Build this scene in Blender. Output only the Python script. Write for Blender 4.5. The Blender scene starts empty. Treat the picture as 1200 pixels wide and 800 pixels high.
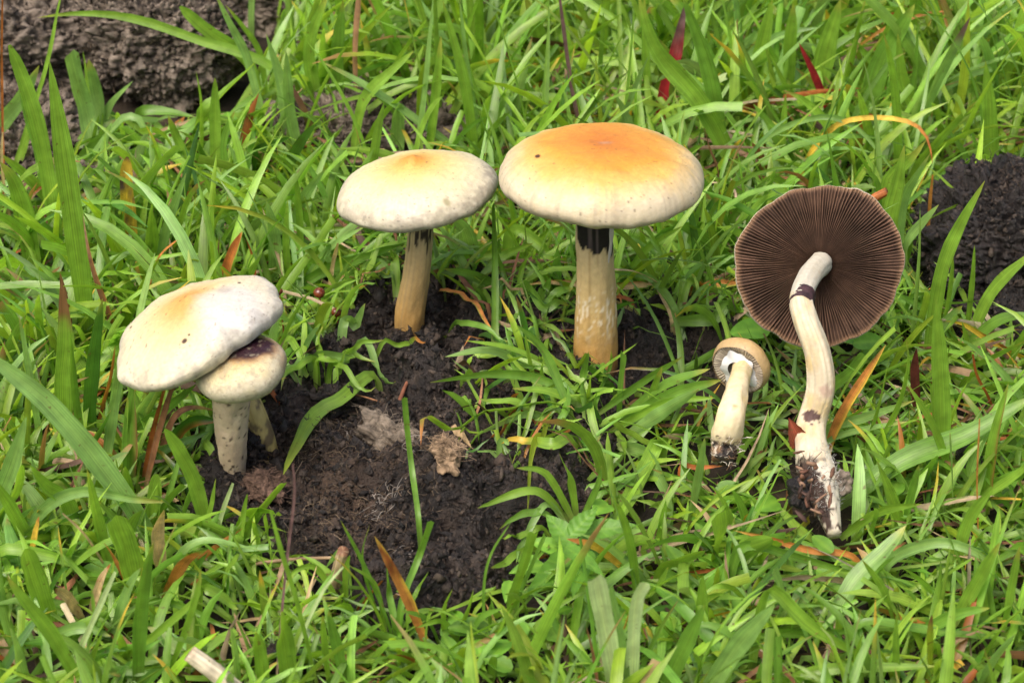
import bpy, math, random
import numpy as np

random.seed(7)
rng = np.random.default_rng(7)

# ------------------------------------------------------------------ camera, sky, sun, exposure
scene = bpy.context.scene
CAM_H, PITCH, LENS = 0.41, math.radians(30), 70.0
cam_data = bpy.data.cameras.new('camera')
cam = bpy.data.objects.new('camera', cam_data)
scene.collection.objects.link(cam)
cam.location = (0, 0, CAM_H)
cam.rotation_euler = (math.radians(90) - PITCH, 0, 0)
cam_data.lens = LENS
cam_data.sensor_width = 36
cam_data.clip_start = 0.02
cam_data.clip_end = 500
cam_data.dof.use_dof = True
cam_data.dof.focus_distance = 0.755
cam_data.dof.aperture_fstop = 24
scene.camera = cam

SUN_EL, SUN_AZ = math.radians(62), math.radians(-55)      # azimuth measured from +Y (away from the camera) towards +X
world = bpy.data.worlds.new('World')
scene.world = world
world.use_nodes = True
wn = world.node_tree
bg = wn.nodes['Background']
sky = wn.nodes.new('ShaderNodeTexSky')
sky.sky_type = 'NISHITA'
sky.sun_disc = False
sky.sun_elevation = SUN_EL
sky.sun_rotation = math.radians(235)
sky.dust_density = 8.0
sky.air_density = 0.7
sky.ozone_density = 1.0
wn.links.new(sky.outputs[0], bg.inputs[0])
bg.inputs[1].default_value = 0.15
sun_data = bpy.data.lights.new('sun', 'SUN')
sun = bpy.data.objects.new('sun', sun_data)
scene.collection.objects.link(sun)
sun_data.energy = 0.8
sun_data.angle = math.radians(40)
sun_data.color = (1.0, 0.95, 0.87)
# light comes from behind the camera, a little to its left
SUN_FROM = (-0.42, -0.55, 1.25)
_n = math.sqrt(sum(c * c for c in SUN_FROM))
sun_el = math.asin(SUN_FROM[2] / _n)
sun.rotation_euler = (math.pi / 2 - sun_el, 0, math.atan2(SUN_FROM[0], -SUN_FROM[1]))
sky.sun_elevation = sun_el
sky.sun_rotation = math.atan2(SUN_FROM[0], SUN_FROM[1])
sun.location = (-0.5, -0.6, 2)
scene.view_settings.view_transform = 'Standard'
scene.view_settings.look = 'None'
scene.view_settings.gamma = 1
scene.view_settings.use_curve_mapping = False
scene.view_settings.exposure = 1.0

scene.render.engine = 'CYCLES'
scene.cycles.max_bounces = 5
scene.cycles.diffuse_bounces = 3
scene.cycles.glossy_bounces = 2
scene.cycles.transmission_bounces = 3
scene.cycles.caustics_reflective = False
scene.cycles.caustics_refractive = False
scene.cycles.use_adaptive_sampling = True
scene.cycles.adaptive_threshold = 0.02

# ------------------------------------------------------------------ numeric helpers
COL = scene.collection
F = LENS / 36 * 1200
SP, CP = math.sin(PITCH), math.cos(PITCH)
CAMP = np.array([0, 0, CAM_H])

def ray(px, py):
    v = (400 - py) / F
    return np.array([(px - 600) / F, CP + v * SP, -SP + v * CP])

def at_z(px, py, z=0.0):
    d = ray(px, py)
    return CAMP + d * ((z - CAM_H) / d[2])

def at_y(px, py, y):
    d = ray(px, py)
    return CAMP + d * (y / d[1])

def depth_of(p):
    return p[1] * CP + (CAM_H - p[2]) * SP

def project(P):
    P = np.asarray(P, float)
    dep = P[..., 1] * CP + (CAM_H - P[..., 2]) * SP
    up = P[..., 1] * SP + (P[..., 2] - CAM_H) * CP
    return 600 + F * P[..., 0] / dep, 400 - F * up / dep

def _hash(ix, iy, iz, seed):
    h = (ix.astype(np.int64) * 374761393 + iy.astype(np.int64) * 668265263 + iz.astype(np.int64) * 2147483647 + seed * 1274126177) & 0xFFFFFFFF
    h = ((h ^ (h >> 13)) * 1274126177) & 0xFFFFFFFF
    h = ((h ^ (h >> 16)) * 2246822519) & 0xFFFFFFFF
    return ((h ^ (h >> 15)) & 0xFFFF) / 65535.0

def vnoise(P, scale=1.0, seed=0):
    P = np.asarray(P, float) * scale
    i = np.floor(P).astype(np.int64)
    f = P - i
    u = f * f * f * (f * (f * 6 - 15) + 10)
    r = 0
    for dx in (0, 1):
        for dy in (0, 1):
            for dz in (0, 1):
                w = (u[..., 0] if dx else 1 - u[..., 0]) * (u[..., 1] if dy else 1 - u[..., 1]) * (u[..., 2] if dz else 1 - u[..., 2])
                r = r + w * _hash(i[..., 0] + dx, i[..., 1] + dy, i[..., 2] + dz, seed)
    return r * 2 - 1

def fbm(P, scale, octaves=4, seed=0, gain=0.5, ridged=False):
    r, a, s = 0, 1.0, 0.0
    for o in range(octaves):
        n = vnoise(P, scale * 2.03 ** o, seed + o * 17)
        if ridged:
            n = 1 - 2 * np.abs(n)
        r = r + a * n
        s += a
        a *= gain
    return r / s

def smooth(a, b, x):
    t = np.clip((np.asarray(x, float) - a) / (b - a), 0, 1)
    return t * t * (3 - 2 * t)

def mix(a, b, t):
    a, b = np.asarray(a, float), np.asarray(b, float)
    t = np.asarray(t, float)
    if t.ndim and (a.ndim == 1 or a.ndim == t.ndim + 1):
        t = t[..., None]
    return a * (1 - t) + b * t

def ramp(stops, t):
    xs = [s[0] for s in stops]
    cs = np.array([s[1] for s in stops], float)
    return np.stack([np.interp(t, xs, cs[:, k]) for k in range(3)], -1)

def in_poly(x, y, poly):
    x, y = np.asarray(x, float), np.asarray(y, float)
    inside = np.zeros(x.shape, bool)
    n = len(poly)
    for i in range(n):
        x1, y1 = poly[i]
        x2, y2 = poly[(i + 1) % n]
        if y1 == y2:
            continue
        c = ((y1 > y) != (y2 > y)) & (x < (x2 - x1) * (y - y1) / (y2 - y1) + x1)
        inside ^= c
    return inside

def poly_dist(x, y, poly):
    x, y = np.asarray(x, float), np.asarray(y, float)
    d = np.full(x.shape, 1e9)
    n = len(poly)
    for i in range(n):
        ax, ay = poly[i]
        bx, by = poly[(i + 1) % n]
        ex, ey = bx - ax, by - ay
        t = np.clip(((x - ax) * ex + (y - ay) * ey) / (ex * ex + ey * ey), 0, 1)
        d = np.minimum(d, np.hypot(x - ax - t * ex, y - ay - t * ey))
    return np.where(in_poly(x, y, poly), d, -d)

def unit(v):
    v = np.asarray(v, float)
    return v / np.maximum(np.linalg.norm(v, axis=-1, keepdims=True), 1e-12)

def spline(pts, n):
    pts = np.asarray(pts, float)
    m = len(pts)
    if m == 2:
        t = np.linspace(0, 1, n)[:, None]
        return pts[0] * (1 - t) + pts[1] * t
    ext = np.vstack([2 * pts[0] - pts[1], pts, 2 * pts[-1] - pts[-2]])
    seg = np.linalg.norm(np.diff(pts, axis=0), axis=1)
    cum = np.concatenate([[0], np.cumsum(seg)])
    s = np.linspace(0, cum[-1], n)
    out = []
    for v in s:
        k = min(int(np.searchsorted(cum, v, side='right') - 1), m - 2)
        t = (v - cum[k]) / max(seg[k], 1e-12)
        p0, p1, p2, p3 = ext[k], ext[k + 1], ext[k + 2], ext[k + 3]
        out.append(0.5 * (2 * p1 + (p2 - p0) * t + (2 * p0 - 5 * p1 + 4 * p2 - p3) * t * t + (3 * p1 - p0 - 3 * p2 + p3) * t ** 3))
    return np.array(out)

# ------------------------------------------------------------------ objects
def build(name, V, Fc, mat, parent=None, cols=None, uv=None, origin=None, shade=True):
    V = np.asarray(V, float)
    Fc = np.asarray(Fc, np.int64)
    if origin is None:
        origin = np.zeros(3)
    origin = np.asarray(origin, float)
    me = bpy.data.meshes.new(name)
    nv, nf, k = len(V), len(Fc), Fc.shape[1]
    me.vertices.add(nv)
    me.vertices.foreach_set('co', (V - origin).astype(np.float32).ravel())
    me.loops.add(nf * k)
    me.loops.foreach_set('vertex_index', Fc.astype(np.int32).ravel())
    me.polygons.add(nf)
    me.polygons.foreach_set('loop_start', (np.arange(nf) * k).astype(np.int32))
    me.polygons.foreach_set('loop_total', np.full(nf, k, np.int32))
    if shade:
        me.polygons.foreach_set('use_smooth', np.ones(nf, bool))
    if cols is not None:
        a = me.color_attributes.new('Col', 'FLOAT_COLOR', 'POINT')
        c4 = np.ones((nv, 4), np.float32)
        c4[:, :3] = np.clip(cols, 0, 1)
        a.data.foreach_set('color', c4.ravel())
    if uv is not None:
        l = me.uv_layers.new(name='UVMap')
        l.data.foreach_set('uv', np.asarray(uv, np.float32)[Fc.ravel()].ravel())
    me.update(calc_edges=True)
    me.validate()
    me.materials.append(mat)
    o = bpy.data.objects.new(name, me)
    COL.objects.link(o)
    o.location = origin
    if parent is not None:
        o.parent = parent
        pw, q = np.zeros(3), parent
        while q is not None:
            pw += np.array(q.location); q = q.parent
        o.location = origin - pw
    return o

def tag(o, label=None, cat=None, group=None, kind=None):
    if label: o['label'] = label
    if cat: o['category'] = cat
    if group: o['group'] = group
    if kind: o['kind'] = kind
    return o

def thing(name, loc, label, cat, group=None):
    o = bpy.data.objects.new(name, None)
    o.empty_display_size = 0.01
    COL.objects.link(o)
    o.location = tuple(float(c) for c in loc)
    return tag(o, label, cat, group)

class Acc:
    def __init__(s):
        s.V, s.F, s.C, s.U, s.n = [], [], [], [], 0
    def add(s, V, Fc, C, U=None):
        V = np.asarray(V, float)
        s.V.append(V); s.F.append(np.asarray(Fc, np.int64) + s.n)
        s.C.append(np.broadcast_to(np.asarray(C, float), (len(V), 3)))
        s.U.append(np.zeros((len(V), 2)) if U is None else U)
        s.n += len(V)
    def build(s, name, mat, parent=None, origin=None):
        return build(name, np.vstack(s.V), np.vstack(s.F), mat, parent, np.vstack(s.C), np.vstack(s.U), origin)

def grid_faces(nu, nv, wrap_v=False):
    i = np.arange(nu - 1)[:, None]
    j = np.arange(nv if wrap_v else nv - 1)[None, :]
    j2 = (j + 1) % nv
    return np.stack(np.broadcast_arrays(i * nv + j, i * nv + j2, (i + 1) * nv + j2, (i + 1) * nv + j), -1).reshape(-1, 4)

def frames(P):
    T = unit(np.gradient(P, axis=0))
    N = np.zeros_like(P)
    a = np.array([0, -1.0, 0.2])
    n = unit(a - T[0] * (a @ T[0]))
    for i in range(len(P)):
        n = unit(n - T[i] * (n @ T[i]))
        N[i] = n
    return T, N, np.cross(T, N)

def tube(pts, radii, n=24, seg=10, wobble=0, seed=0):
    """-> V (rings of seg, closed at both ends by a pinched ring), F, t, theta"""
    P = spline(pts, n)
    t = np.linspace(0, 1, n)
    r = np.interp(t, np.linspace(0, 1, len(radii)), radii)
    P = np.vstack([P[0], P, P[-1]]); t = np.concatenate([[0], t, [1]]); r = np.concatenate([[r[0] * 0.02], r, [r[-1] * 0.02]])
    T, N, B = frames(P[1:-1])
    T, N, B = [np.vstack([q[0], q, q[-1]]) for q in (T, N, B)]
    th = np.linspace(0, 2 * math.pi, seg, endpoint=False)
    ring = np.cos(th)[None, :, None] * N[:, None] + np.sin(th)[None, :, None] * B[:, None]
    R = r[:, None] * np.ones(seg)[None]
    if wobble:
        q = np.stack(np.broadcast_arrays(np.cos(th)[None] * 1.3, np.sin(th)[None] * 1.3, t[:, None] * 5), -1)
        R = R * (1 + wobble * fbm(q, 1.7, 3, seed))
    V = (P[:, None] + ring * R[..., None]).reshape(-1, 3)
    return V, grid_faces(n + 2, seg, True), np.repeat(t, seg), np.tile(th, n + 2)

# ------------------------------------------------------------------ materials
def vmat(name, rough=0.6, spec=0.4, trans=0.0, sss=0.0, bump=0.0, bscale=400, var=0.15, vscale=120, vein=0.0, sssr=(0.004, 0.003, 0.0015), rvar=0.0, coat=0.0):
    m = bpy.data.materials.new(name)
    m.use_nodes = True
    t = m.node_tree
    N, L = t.nodes, t.links
    p = N['Principled BSDF']
    out = N['Material Output']
    at = N.new('ShaderNodeAttribute'); at.attribute_name = 'Col'
    tc = N.new('ShaderNodeNewGeometry')
    no = N.new('ShaderNodeTexNoise'); no.inputs['Scale'].default_value = vscale; no.inputs['Detail'].default_value = 2.5
    L.new(tc.outputs['Position'], no.inputs['Vector'])
    mr = N.new('ShaderNodeMapRange'); mr.inputs['From Min'].default_value = 0.25; mr.inputs['From Max'].default_value = 0.75
    mr.inputs['To Min'].default_value = 1 - var; mr.inputs['To Max'].default_value = 1 + var
    L.new(no.outputs['Fac'], mr.inputs['Value'])
    mul = N.new('ShaderNodeVectorMath'); mul.operation = 'SCALE'
    L.new(at.outputs['Color'], mul.inputs[0]); L.new(mr.outputs[0], mul.inputs['Scale'])
    col = mul.outputs[0]
    height = None
    if vein:
        uv = N.new('ShaderNodeUVMap'); uv.uv_map = 'UVMap'
        sx = N.new('ShaderNodeSeparateXYZ'); L.new(uv.outputs[0], sx.inputs[0])
        s = N.new('ShaderNodeMath'); s.operation = 'MULTIPLY'; s.inputs[1].default_value = 58.0; L.new(sx.outputs[0], s.inputs[0])
        sn = N.new('ShaderNodeMath'); sn.operation = 'SINE'; L.new(s.outputs[0], sn.inputs[0])
        m2 = N.new('ShaderNodeMath'); m2.operation = 'MULTIPLY_ADD'; m2.inputs[1].default_value = vein; m2.inputs[2].default_value = 1.0
        L.new(sn.outputs[0], m2.inputs[0])
        mv = N.new('ShaderNodeVectorMath'); mv.operation = 'SCALE'; L.new(col, mv.inputs[0]); L.new(m2.outputs[0], mv.inputs['Scale'])
        col = mv.outputs[0]
        height = sn.outputs[0]
        sp = N.new('ShaderNodeSeparateXYZ'); L.new(tc.outputs['Position'], sp.inputs[0])
        cb = N.new('ShaderNodeCombineXYZ')
        for sock, k, out_ in ((sx.outputs[0], 16.0, 0), (sx.outputs[1], 2.2, 1), (sp.outputs[0], 55.0, 2)):
            mm = N.new('ShaderNodeMath'); mm.operation = 'MULTIPLY'; mm.inputs[1].default_value = k
            L.new(sock, mm.inputs[0]); L.new(mm.outputs[0], cb.inputs[out_])
        sn2 = N.new('ShaderNodeTexNoise'); sn2.inputs['Scale'].default_value = 1.0; sn2.inputs['Detail'].default_value = 3
        L.new(cb.outputs[0], sn2.inputs['Vector'])
        mr2 = N.new('ShaderNodeMapRange'); mr2.inputs['From Min'].default_value = 0.3; mr2.inputs['From Max'].default_value = 0.7
        mr2.inputs['To Min'].default_value = 0.78; mr2.inputs['To Max'].default_value = 1.22
        L.new(sn2.outputs['Fac'], mr2.inputs['Value'])
        mv2 = N.new('ShaderNodeVectorMath'); mv2.operation = 'SCALE'; L.new(col, mv2.inputs[0]); L.new(mr2.outputs[0], mv2.inputs['Scale'])
        ls = N.new('ShaderNodeTexNoise'); ls.inputs['Scale'].default_value = 330; ls.inputs['Detail'].default_value = 2
        L.new(tc.outputs['Position'], ls.inputs['Vector'])
        lr = N.new('ShaderNodeMapRange'); lr.inputs['From Min'].default_value = 0.70; lr.inputs['From Max'].default_value = 0.76
        lr.inputs['To Max'].default_value = 0.7
        L.new(ls.outputs['Fac'], lr.inputs['Value'])
        mc = N.new('ShaderNodeMix'); mc.data_type = 'RGBA'
        L.new(lr.outputs[0], mc.inputs['Factor']); L.new(mv2.outputs[0], mc.inputs['A']); mc.inputs['B'].default_value = (0.13, 0.075, 0.025, 1)
        col = mc.outputs['Result']
    L.new(col, p.inputs['Base Color'])
    p.inputs['Roughness'].default_value = rough
    if rvar:
        rr = N.new('ShaderNodeMapRange'); rr.inputs['From Min'].default_value = 0.3; rr.inputs['From Max'].default_value = 0.7
        rr.inputs['To Min'].default_value = max(0.05, rough - rvar); rr.inputs['To Max'].default_value = min(1, rough + rvar)
        L.new(no.outputs['Fac'], rr.inputs['Value']); L.new(rr.outputs[0], p.inputs['Roughness'])
    p.inputs['Specular IOR Level'].default_value = spec
    if sss:
        p.inputs['Subsurface Weight'].default_value = sss
        p.inputs['Subsurface Radius'].default_value = (1, 0.7, 0.4)
        p.inputs['Subsurface Scale'].default_value = sssr[0]
    if bump:
        bn = N.new('ShaderNodeTexNoise'); bn.inputs['Scale'].default_value = bscale; bn.inputs['Detail'].default_value = 3; bn.inputs['Roughness'].default_value = 0.65
        L.new(tc.outputs['Position'], bn.inputs['Vector'])
        b = N.new('ShaderNodeBump'); b.inputs['Strength'].default_value = bump; b.inputs['Distance'].default_value = 0.001
        L.new(bn.outputs['Fac'], b.inputs['Height'])
        L.new(b.outputs[0], p.inputs['Normal'])
    elif height is not None:
        b = N.new('ShaderNodeBump'); b.inputs['Strength'].default_value = 0.12; b.inputs['Distance'].default_value = 0.00035
        L.new(height, b.inputs['Height']); L.new(b.outputs[0], p.inputs['Normal'])
    if trans:
        tr = N.new('ShaderNodeBsdfTranslucent')
        hs = N.new('ShaderNodeVectorMath'); hs.operation = 'MULTIPLY'; hs.inputs[1].default_value = (1.35, 1.35, 0.7)
        L.new(col, hs.inputs[0]); L.new(hs.outputs[0], tr.inputs['Color'])
        mx = N.new('ShaderNodeMixShader'); mx.inputs[0].default_value = trans
        L.new(p.outputs[0], mx.inputs[1]); L.new(tr.outputs[0], mx.inputs[2]); L.new(mx.outputs[0], out.inputs['Surface'])
    return m

M_GRASS = vmat('grass_blade', rough=0.38, spec=0.55, trans=0.44, var=0.22, vscale=170, vein=0.07, rvar=0.10)
M_LEAF = vmat('broad_leaf', rough=0.5, spec=0.4, trans=0.32, var=0.15, vscale=220, bump=0.25, bscale=500)
M_DRY = vmat('dry_blade', rough=0.6, spec=0.3, trans=0.22, var=0.35, vscale=260, vein=0.2)
M_CAP = vmat('mushroom_cap', rough=0.46, spec=0.38, sss=0.14, bump=0.22, bscale=1100, var=0.075, vscale=650)
M_STEM = vmat('mushroom_stem', rough=0.6, spec=0.3, sss=0.10, bump=0.3, bscale=900, var=0.10, vscale=420)
M_GILL = vmat('mushroom_gill', rough=0.75, spec=0.2, var=0.25, vscale=300)
M_DUNG = vmat('dung', rough=0.52, spec=0.40, bump=1.0, bscale=1500, var=0.5, vscale=320, rvar=0.25)
M_DRYDUNG = vmat('crumbly_dung', rough=0.9, spec=0.15, bump=0.9, bscale=1000, var=0.4, vscale=240)
M_SOIL = vmat('soil', rough=0.9, spec=0.2, bump=0.9, bscale=700, var=0.4, vscale=150)
M_FIBRE = vmat('fibre', rough=0.7, spec=0.25, var=0.2, vscale=500)
M_BALL = vmat('berry', rough=0.25, spec=0.5, sss=0.2, var=0.15, vscale=400)

# ------------------------------------------------------------------ ground and dung
def px_poly(poly, z=0.0):
    return [tuple(at_z(x, y, z)[:2]) for x, y in poly]

PAT_PX = [(185, 600), (195, 520), (310, 430), (395, 345), (470, 312), (570, 330), (690, 322), (800, 335), (880, 365), (890, 405), (830, 445), (745, 460), (735, 590), (660, 660), (615, 705), (560, 742), (450, 752), (340, 705), (270, 650)]
PAT = px_poly(PAT_PX)

def pat_h(x, y):
    """height of the dung pat above the ground sheet (negative outside)"""
    x, y = np.asarray(x, float), np.asarray(y, float)
    P = np.stack([x, y, np.zeros_like(x)], -1)
    d = poly_dist(x, y, PAT) + 0.008 * fbm(P, 60, 3, 5)
    env = smooth(-0.004, 0.022, d)
    h = -0.006 + env * 0.014
    W = P + 0.006 * np.stack([fbm(P, 70, 2, 35), fbm(P, 70, 2, 36), 0 * x], -1)
    big = fbm(W, 34, 2, 21)
    b1 = np.abs(vnoise(W, 62, 33)) * 2 - 0.6
    b2 = np.abs(vnoise(W, 145, 34)) * 2 - 0.6
    b3 = np.abs(vnoise(W, 330, 37)) * 2 - 0.6
    h = h + env * (0.0090 * big + 0.0062 * b1 + 0.0034 * b2 + 0.0015 * b3)
    return h

def ground_h(x, y):
    x, y = np.asarray(x, float), np.asarray(y, float)
    P = np.stack([x, y, np.zeros_like(x)], -1)
    fade = 1 / (1 + (np.hypot(x, y - 0.8) / 1.5) ** 2)
    return 0.004 * fbm(P, 14, 3, 3) * fade - 0.001 + 0.0012 * fbm(P, 130, 2, 9) * fade

def surf_h(x, y):
    return np.maximum(ground_h(x, y), pat_h(x, y))

def axis(lo, hi, step, far):
    a = np.arange(lo, hi, step)
    o = np.geomspace(0.02, far, 26)
    return np.concatenate([(lo - o)[::-1], a, hi + o])

gx, gy = axis(-0.55, 0.55, 0.0045, 60), axis(0.3, 1.4, 0.0045, 60)
GX, GY = np.meshgrid(gx, gy, indexing='ij')
GZ = ground_h(GX, GY)
GP = np.stack([GX, GY, GZ], -1)
gn = fbm(GP * [1, 1, 0], 35, 4, 12)
gcol = mix((0.012, 0.009, 0.006), (0.032, 0.023, 0.014), smooth(-0.4, 0.5, gn))
far = smooth(0.9, 1.6, np.hypot(GX, (GY - 0.8)))
gcol = mix(gcol, mix((0.05, 0.10, 0.02), (0.09, 0.16, 0.03), smooth(-0.5, 0.5, gn)), far)
ground = build('ground', GP.reshape(-1, 3), grid_faces(len(gx), len(gy)), M_SOIL, cols=gcol.reshape(-1, 3))
tag(ground, 'dark crumbly soil under the grass', kind='structure')

# central dung pat
def make_pat():
    xs = np.array([p[0] for p in PAT]); ys = np.array([p[1] for p in PAT])
    st = 0.00085
    ax = np.arange(xs.min() - 0.01, xs.max() + 0.01, st)
    ay = np.arange(ys.min() - 0.01, ys.max() + 0.01, st)
    X, Y = np.meshgrid(ax, ay, indexing='ij')
    Z = pat_h(X, Y)
    P = np.stack([X, Y, Z], -1)
    rough = fbm(P * [1, 1, 0], 700, 2, 61)
    Z = Z + 0.0008 * rough + 0.0008 * np.abs(vnoise(P * [1, 1, 0], 620, 62))
    # sideways shove so that lumps overhang a little
    P2 = np.stack([X + 0.0028 * vnoise(P, 120, 71), Y + 0.0028 * vnoise(P, 120, 72), Z], -1)
    px, py = project(P2)
    n1 = fbm(P * [1, 1, 0], 55, 4, 81)
    n2 = fbm(P * [1, 1, 0], 260, 3, 82)
    n3 = fbm(P * [1, 1, 0], 900, 2, 84)
    c = mix((0.0075, 0.0053, 0.0041), (0.029, 0.0205, 0.0150), smooth(-0.35, 0.4, n1 + 0.5 * n2))
    brown = smooth(95, 20, np.hypot((px - 400) / 1.1, py - 570)) * smooth(-0.35, 0.25, n1 + 0.3 * n2)
    c = mix(c, (0.058, 0.036, 0.022), 0.8 * brown)
    brown2 = smooth(60, 15, np.hypot((px - 480) / 1.4, py - 640)) * smooth(-0.2, 0.3, n2)
    c = mix(c, (0.055, 0.04, 0.03), 0.6 * brown2)
    c = mix(c, (0.10, 0.075, 0.055), 0.5 * smooth(0.42, 0.62, n3) * smooth(-0.3, 0.2, n1))
    Fc = grid_faces(len(ax), len(ay))
    keep = (Z > ground_h(X, Y) - 0.003).reshape(-1)
    Fc = Fc[keep[Fc].any(1)]
    used = np.unique(Fc)
    re = np.full(len(keep), -1); re[used] = np.arange(len(used))
    return P2.reshape(-1, 3)[used], re[Fc], c.reshape(-1, 3)[used]

V, Fc, C = make_pat()
pat = thing('dung_pat', at_z(500, 560), 'dark moist lumpy dung pat in the middle, mushrooms growing from its edges', 'dung')
build('dung_body', V, Fc, M_DUNG, pat, C)

def lump(center, radii, seed, colfn, lowamp=0.22, n=230, power=1.0, flat=-0.25):
    """a displaced ball cut off below: centre, radii; -> V, F, C"""
    nu, nv = n, int(n * 1.6)
    ph = np.linspace(0.02, math.pi * 0.66, nu)[:, None]
    th = np.linspace(0, 2 * math.pi, nv, endpoint=False)[None]
    D = np.stack([np.sin(ph) * np.cos(th), np.sin(ph) * np.sin(th), np.cos(ph) * np.ones_like(th)], -1)
    rad = np.asarray(radii, float)
    P = D * rad
    m = rad.min()
    disp = 1 + lowamp * fbm(D + seed * 3.1, 1.7, 3, seed) + 0.13 * (np.abs(fbm(P + seed, 1.1 / m, 2, seed + 5)) * 2 - 0.5)
    W = P * disp[..., None] + np.asarray(center)
    fs = min(1.0, m / 0.02)
    fine = fs * (0.0034 * (np.abs(vnoise(W, 170, seed + 8)) * 2 - 0.5) + 0.0022 * (np.abs(vnoise(W, 380, seed + 11)) * 2 - 0.5) + 0.0009 * fbm(W, 900, 2, seed + 13))
    W = W + D * fine[..., None]
    C = colfn(W)
    return W.reshape(-1, 3), grid_faces(nu, nv, True), C.reshape(-1, 3)

def brown_dung(W):
    a = fbm(W, 60, 4, 101); b = fbm(W, 400, 3, 102); c = fbm(W * [1, 1, 2.5], 900, 2, 103)
    k = mix((0.045, 0.037, 0.030), (0.165, 0.136, 0.107), smooth(-0.5, 0.45, a + 0.6 * b))
    return mix(k, (0.24, 0.19, 0.135), 0.55 * smooth(0.25, 0.6, c))

def black_dung(W):
    a = fbm(W, 80, 4, 111); b = fbm(W, 500, 3, 112); c = fbm(W, 1100, 2, 113)
    k = mix((0.005, 0.004, 0.0038), (0.017, 0.013, 0.011), smooth(-0.4, 0.5, a + 0.7 * b))
    return mix(k, (0.08, 0.06, 0.045), 0.6 * smooth(0.45, 0.65, c))

def fibres(W, n, colors, lmin=0.002, lmax=0.007, rad=0.0001, seed=1, lift=0.0006, up=0.35):
    """short straws lying on a surface W (points)"""
    r = np.random.default_rng(seed)
    idx = r.integers(0, len(W), n)
    base = W[idx]
    d = r.normal(size=(n, 3)) * [1, 1, up]
    d = unit(d) * r.uniform(lmin, lmax, n)[:, None]
    mid = base + d * 0.5 + r.normal(size=(n, 3)) * 0.0006 + [0, 0, lift]
    end = base + d + [0, 0, lift]
    acc = Acc()
    pts = np.stack([base, mid, end], 1)
    cc = np.array(colors)[r.integers(0, len(colors), n)] * r.uniform(0.7, 1.3, n)[:, None]
    th = np.array([0, 2.1, 4.2])
    t = unit(end - base)
    a = unit(np.cross(t, [0.3, 0.2, 1.0])); b = np.cross(t, a)
    rr = rad * r.uniform(0.6, 1.5, n)
    ring = a[:, None] * np.cos(th)[None, :, None] + b[:, None] * np.sin(th)[None, :, None]
    V = pts[:, :, None] + ring[:, None] * (rr[:, None] * np.ones(3))[:, :, None, None]
    V = V.reshape(-1, 3)
    o = np.arange(n)[:, None] * 9
    fs = []
    for s in (0, 1):
        for k in range(3):
            fs.append(np.stack([s * 3 + k, s * 3 + (k + 1) % 3, (s + 1) * 3 + (k + 1) % 3, (s + 1) * 3 + k], -1))
    fs = np.array(fs)
    Fc = (o[:, None] + fs[None]).reshape(-1, 4)
    return V, Fc, np.repeat(cc, 9, 0)

def add_fibres(parent, W, n, colors, **kw):
    V, Fc, C = fibres(W, n, colors, **kw)
    return tag(build('fibres', V, Fc, M_FIBRE, parent, C), kind='stuff')

def crumbs(W, n, colors, smin, smax, seed):
    r = np.random.default_rng(seed)
    p = W[r.integers(0, len(W), n)]
    o = np.array([[1, 0, 0], [0, 1, 0], [-1, 0, 0], [0, -1, 0], [0, 0, 1], [0, 0, -1]], float)
    f = np.array([[0, 1, 4], [1, 2, 4], [2, 3, 4], [3, 0, 4], [1, 0, 5], [2, 1, 5], [3, 2, 5], [0, 3, 5]])
    sz = smin * (smax / smin) ** (r.random(n) ** 2)
    J = o[None] * r.uniform(0.5, 1.2, (n, 6, 1)) + r.normal(size=(n, 6, 3)) * 0.28
    V = p[:, None] + J * (sz[:, None, None] * r.uniform(0.5, 1.2, (n, 1, 3)))
    c = np.array(colors)[r.integers(0, len(colors), n)] * r.uniform(0.6, 1.3, n)[:, None]
    return V.reshape(-1, 3), (np.arange(n)[:, None, None] * 6 + f[None]).reshape(-1, 3), np.repeat(c, 6, 0)

def add_crumbs(parent, W, n, colors, smin=0.0005, smax=0.0026, seed=1, mat=None):
    V, Fc, C = crumbs(W, n, colors, smin, smax, seed)
    return tag(build('crumbs', V, Fc, mat or M_DUNG, parent, C, shade=False), kind='stuff')

BLACKS = [(0.010, 0.0072, 0.0055), (0.020, 0.0145, 0.0108), (0.034, 0.0235, 0.0165), (0.007, 0.005, 0.004), (0.06, 0.045, 0.033)]
BROWNS = [(0.05, 0.040, 0.031), (0.09, 0.073, 0.056), (0.13, 0.107, 0.083), (0.035, 0.028, 0.022)]
STRAWS = [(0.11, 0.08, 0.05), (0.06, 0.04, 0.025), (0.035, 0.023, 0.016), (0.16, 0.12, 0.08)]
DARKS = [(0.016, 0.011, 0.009), (0.03, 0.02, 0.014), (0.011, 0.008, 0.007), (0.06, 0.042, 0.03)]
pm = (V[:, 2] > 0.003)
add_fibres(pat, V[pm], 5200, DARKS, seed=3)
add_crumbs(pat, V[V[:, 2] > -0.001], 24000, BLACKS, seed=6)
add_crumbs(pat, V[V[:, 2] > 0.001], 420, BLACKS, smin=0.002, smax=0.0048, seed=16)
ppx, ppy = project(V)
wm = pm & (np.hypot((ppx - 400) / 1.2, ppy - 570) < 95)
add_fibres(pat, V[wm], 2200, STRAWS, seed=4, lmax=0.006)

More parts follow.
